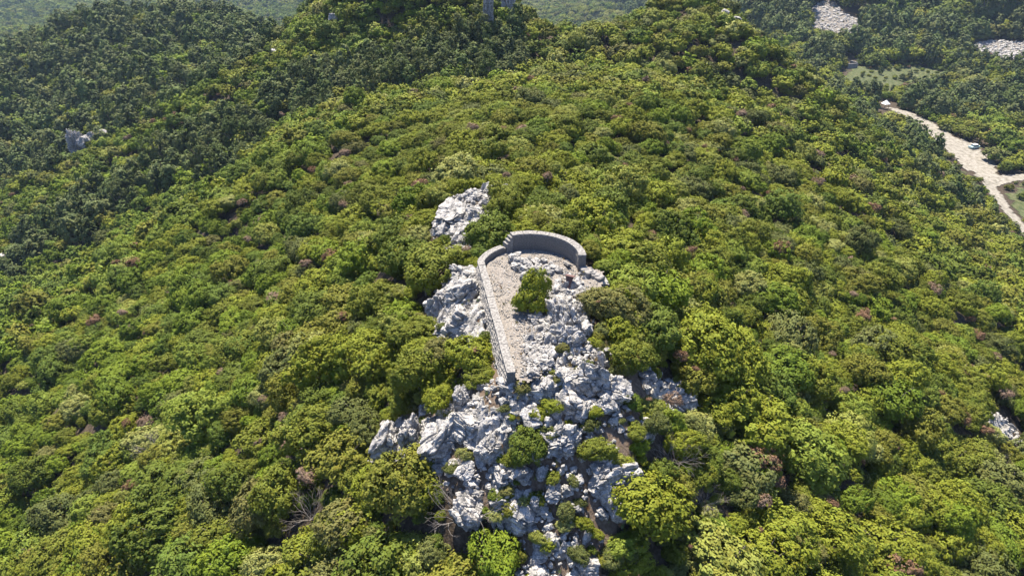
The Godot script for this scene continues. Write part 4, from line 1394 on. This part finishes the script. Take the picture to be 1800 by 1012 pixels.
	for kind in spot_list:
		var list: Array = spot_list[kind]
		list.sort_custom(func(a, b): return a.size > b.size)
		var info: Dictionary = KINDS[kind]
		var near_sh: Array = shapes[info.shape]
		var far_sh: Array = far_shapes[info.shape]
		var single := mini(limit[kind], list.size())
		for k in single:
			var s: Dictionary = list[k]
			var pr: Array = near_sh[s.v % near_sh.size()]
			var o := base(info.name, s.p)
			o.basis = Basis.from_euler(Vector3(s.tilt.x, s.turn, s.tilt.y)) * Basis.from_scale(Vector3(s.r * s.wide, s.h, s.r / s.wide))
			put("trunk", pr[1], M.bark, o)
			put("crown", pr[0], mats[kind][s.tint], o)
			var label: String = s.label
			if not label:
				var word: String = size_words[0 if s.r < 1.25 else (1 if s.r < 1.8 else 2)]
				label = "%s %s %s %s" % [word, info.tints[s.tint][0], info.noun, region(s.p)]
				tag(o, label, "shrub" if kind in ["flower", "brown"] else "tree", "%s cover of the ridge slopes" % info.noun)
				singles.append(o)
			else:
				tag(o, label, "shrub")
		if list.size() > single:
			var root := base(info.name + "_woodland", Vector3.ZERO)
			tag(root, "unbroken %s cover of the farther slopes and valley" % info.noun, "woodland", "", "stuff")
			var buckets := {}
			var t0: Array = info.tints[0]
			for k in range(single, list.size()):
				var s: Dictionary = list[k]
				var key: String = ("n%d" % (s.v % near_sh.size())) if s.d < 120.0 else ("f%d" % (s.v % far_sh.size()))
				if not buckets.has(key): buckets[key] = [[], []]
				var b := Basis.from_euler(Vector3(s.tilt.x, s.turn, s.tilt.y)) * Basis.from_scale(Vector3(s.r * s.wide, s.h, s.r / s.wide))
				buckets[key][0].append(Transform3D(b, s.p))
				var t: Array = info.tints[s.tint]
				buckets[key][1].append(Color(t[1] / t0[1] * s.shade, t[2] / t0[2] * s.shade, t[3] / t0[3] * s.shade))
			for key in buckets:
				var mesh: Mesh = near_sh[int(key.substr(1))][0] if key[0] == "n" else far_sh[int(key.substr(1))]
				scatter("crowns", mesh, mats[kind][0], buckets[key][0], buckets[key][1], root)
	tell_apart(singles)
	# bare grey shrubs
	var bares := [bare_mesh(1), bare_mesh(2)]
	for q in [[-2.3, -22.3, 2.2, "bare grey shrub in front of the lower left rocks"], [8.0, -24.9, 1.5, "bare grey shrub right of the brow"], [9.6, -24.2, 1.3, "second bare shrub further right of the brow"], [41.5, -42.0, 2.2, "bare grey shrub below the right edge slab"], [-29.5, -42.0, 2.2, "bare shrub in the scrub of the left slope"], [-11.6, -27.4, 1.8, "bare twigs in the dark gap left of the pinnacles"], [3.3, -52.5, 1.6, "dead grey bush beyond the parapet"]]:
		var o := put("bare_shrub", bares[int(absf(q[0])) % 2], M.dead)
		o.position = Vector3(q[0], hgt(q[0], q[1]) + 0.25, q[1])
		o.scale = Vector3.ONE * q[2]
		o.rotation.y = q[0]
		tag(o, q[3], "shrub")
	# grass tufts in the rock gaps
	var tm := StandardMaterial3D.new()
	tm.albedo_color = lin(0.16, 0.16, 0.06)
	tm.vertex_color_use_as_albedo = true
	tm.roughness = 0.8
	var gs := []
	var gc := []
	for key in ["brow", "slide", "pinnacles", "wall_foot", "knoll"]:
		var r := bounds(AREA[key])
		for k in int(r.get_area() * 7.0):
			var p := r.position + Vector2(rng.randf(), rng.randf()) * r.size
			if noise.get_noise_2d(p.x * 0.6, p.y * 0.6 + 20.0) < 0.02: continue
			var s := rng.randf_range(0.1, 0.32)
			gs.append(Transform3D(Basis(Vector3.UP, rng.randf() * 6.0) * Basis.from_scale(Vector3.ONE * s), Vector3(p.x, hgt(p.x, p.y) + 0.12 + block_noise(p.x, p.y), p.y)))
			gc.append(Color(rng.randf_range(0.7, 1.6), rng.randf_range(0.8, 1.3), rng.randf_range(0.6, 1.2)))
	for k in 70:
		var p := Vector2(rng.randf_range(-1.3, 4.2), rng.randf_range(-39.0, -27.0))
		if inside(p, PLATFORM) and noise.get_noise_2d(p.x * 0.5 + 5.0, p.y * 0.5) > -0.1:
			gs.append(Transform3D(Basis(Vector3.UP, rng.randf() * 6.0) * Basis.from_scale(Vector3.ONE * rng.randf_range(0.08, 0.2)), Vector3(p.x, 0.03, p.y)))
			gc.append(Color(rng.randf_range(0.8, 1.6), rng.randf_range(0.8, 1.2), rng.randf_range(0.6, 1.2)))
	tag(scatter("grass_tufts", tuft_mesh(9, 46), tm, gs, gc), "dry green grass tufts between the limestone rocks", "grass", "", "stuff")
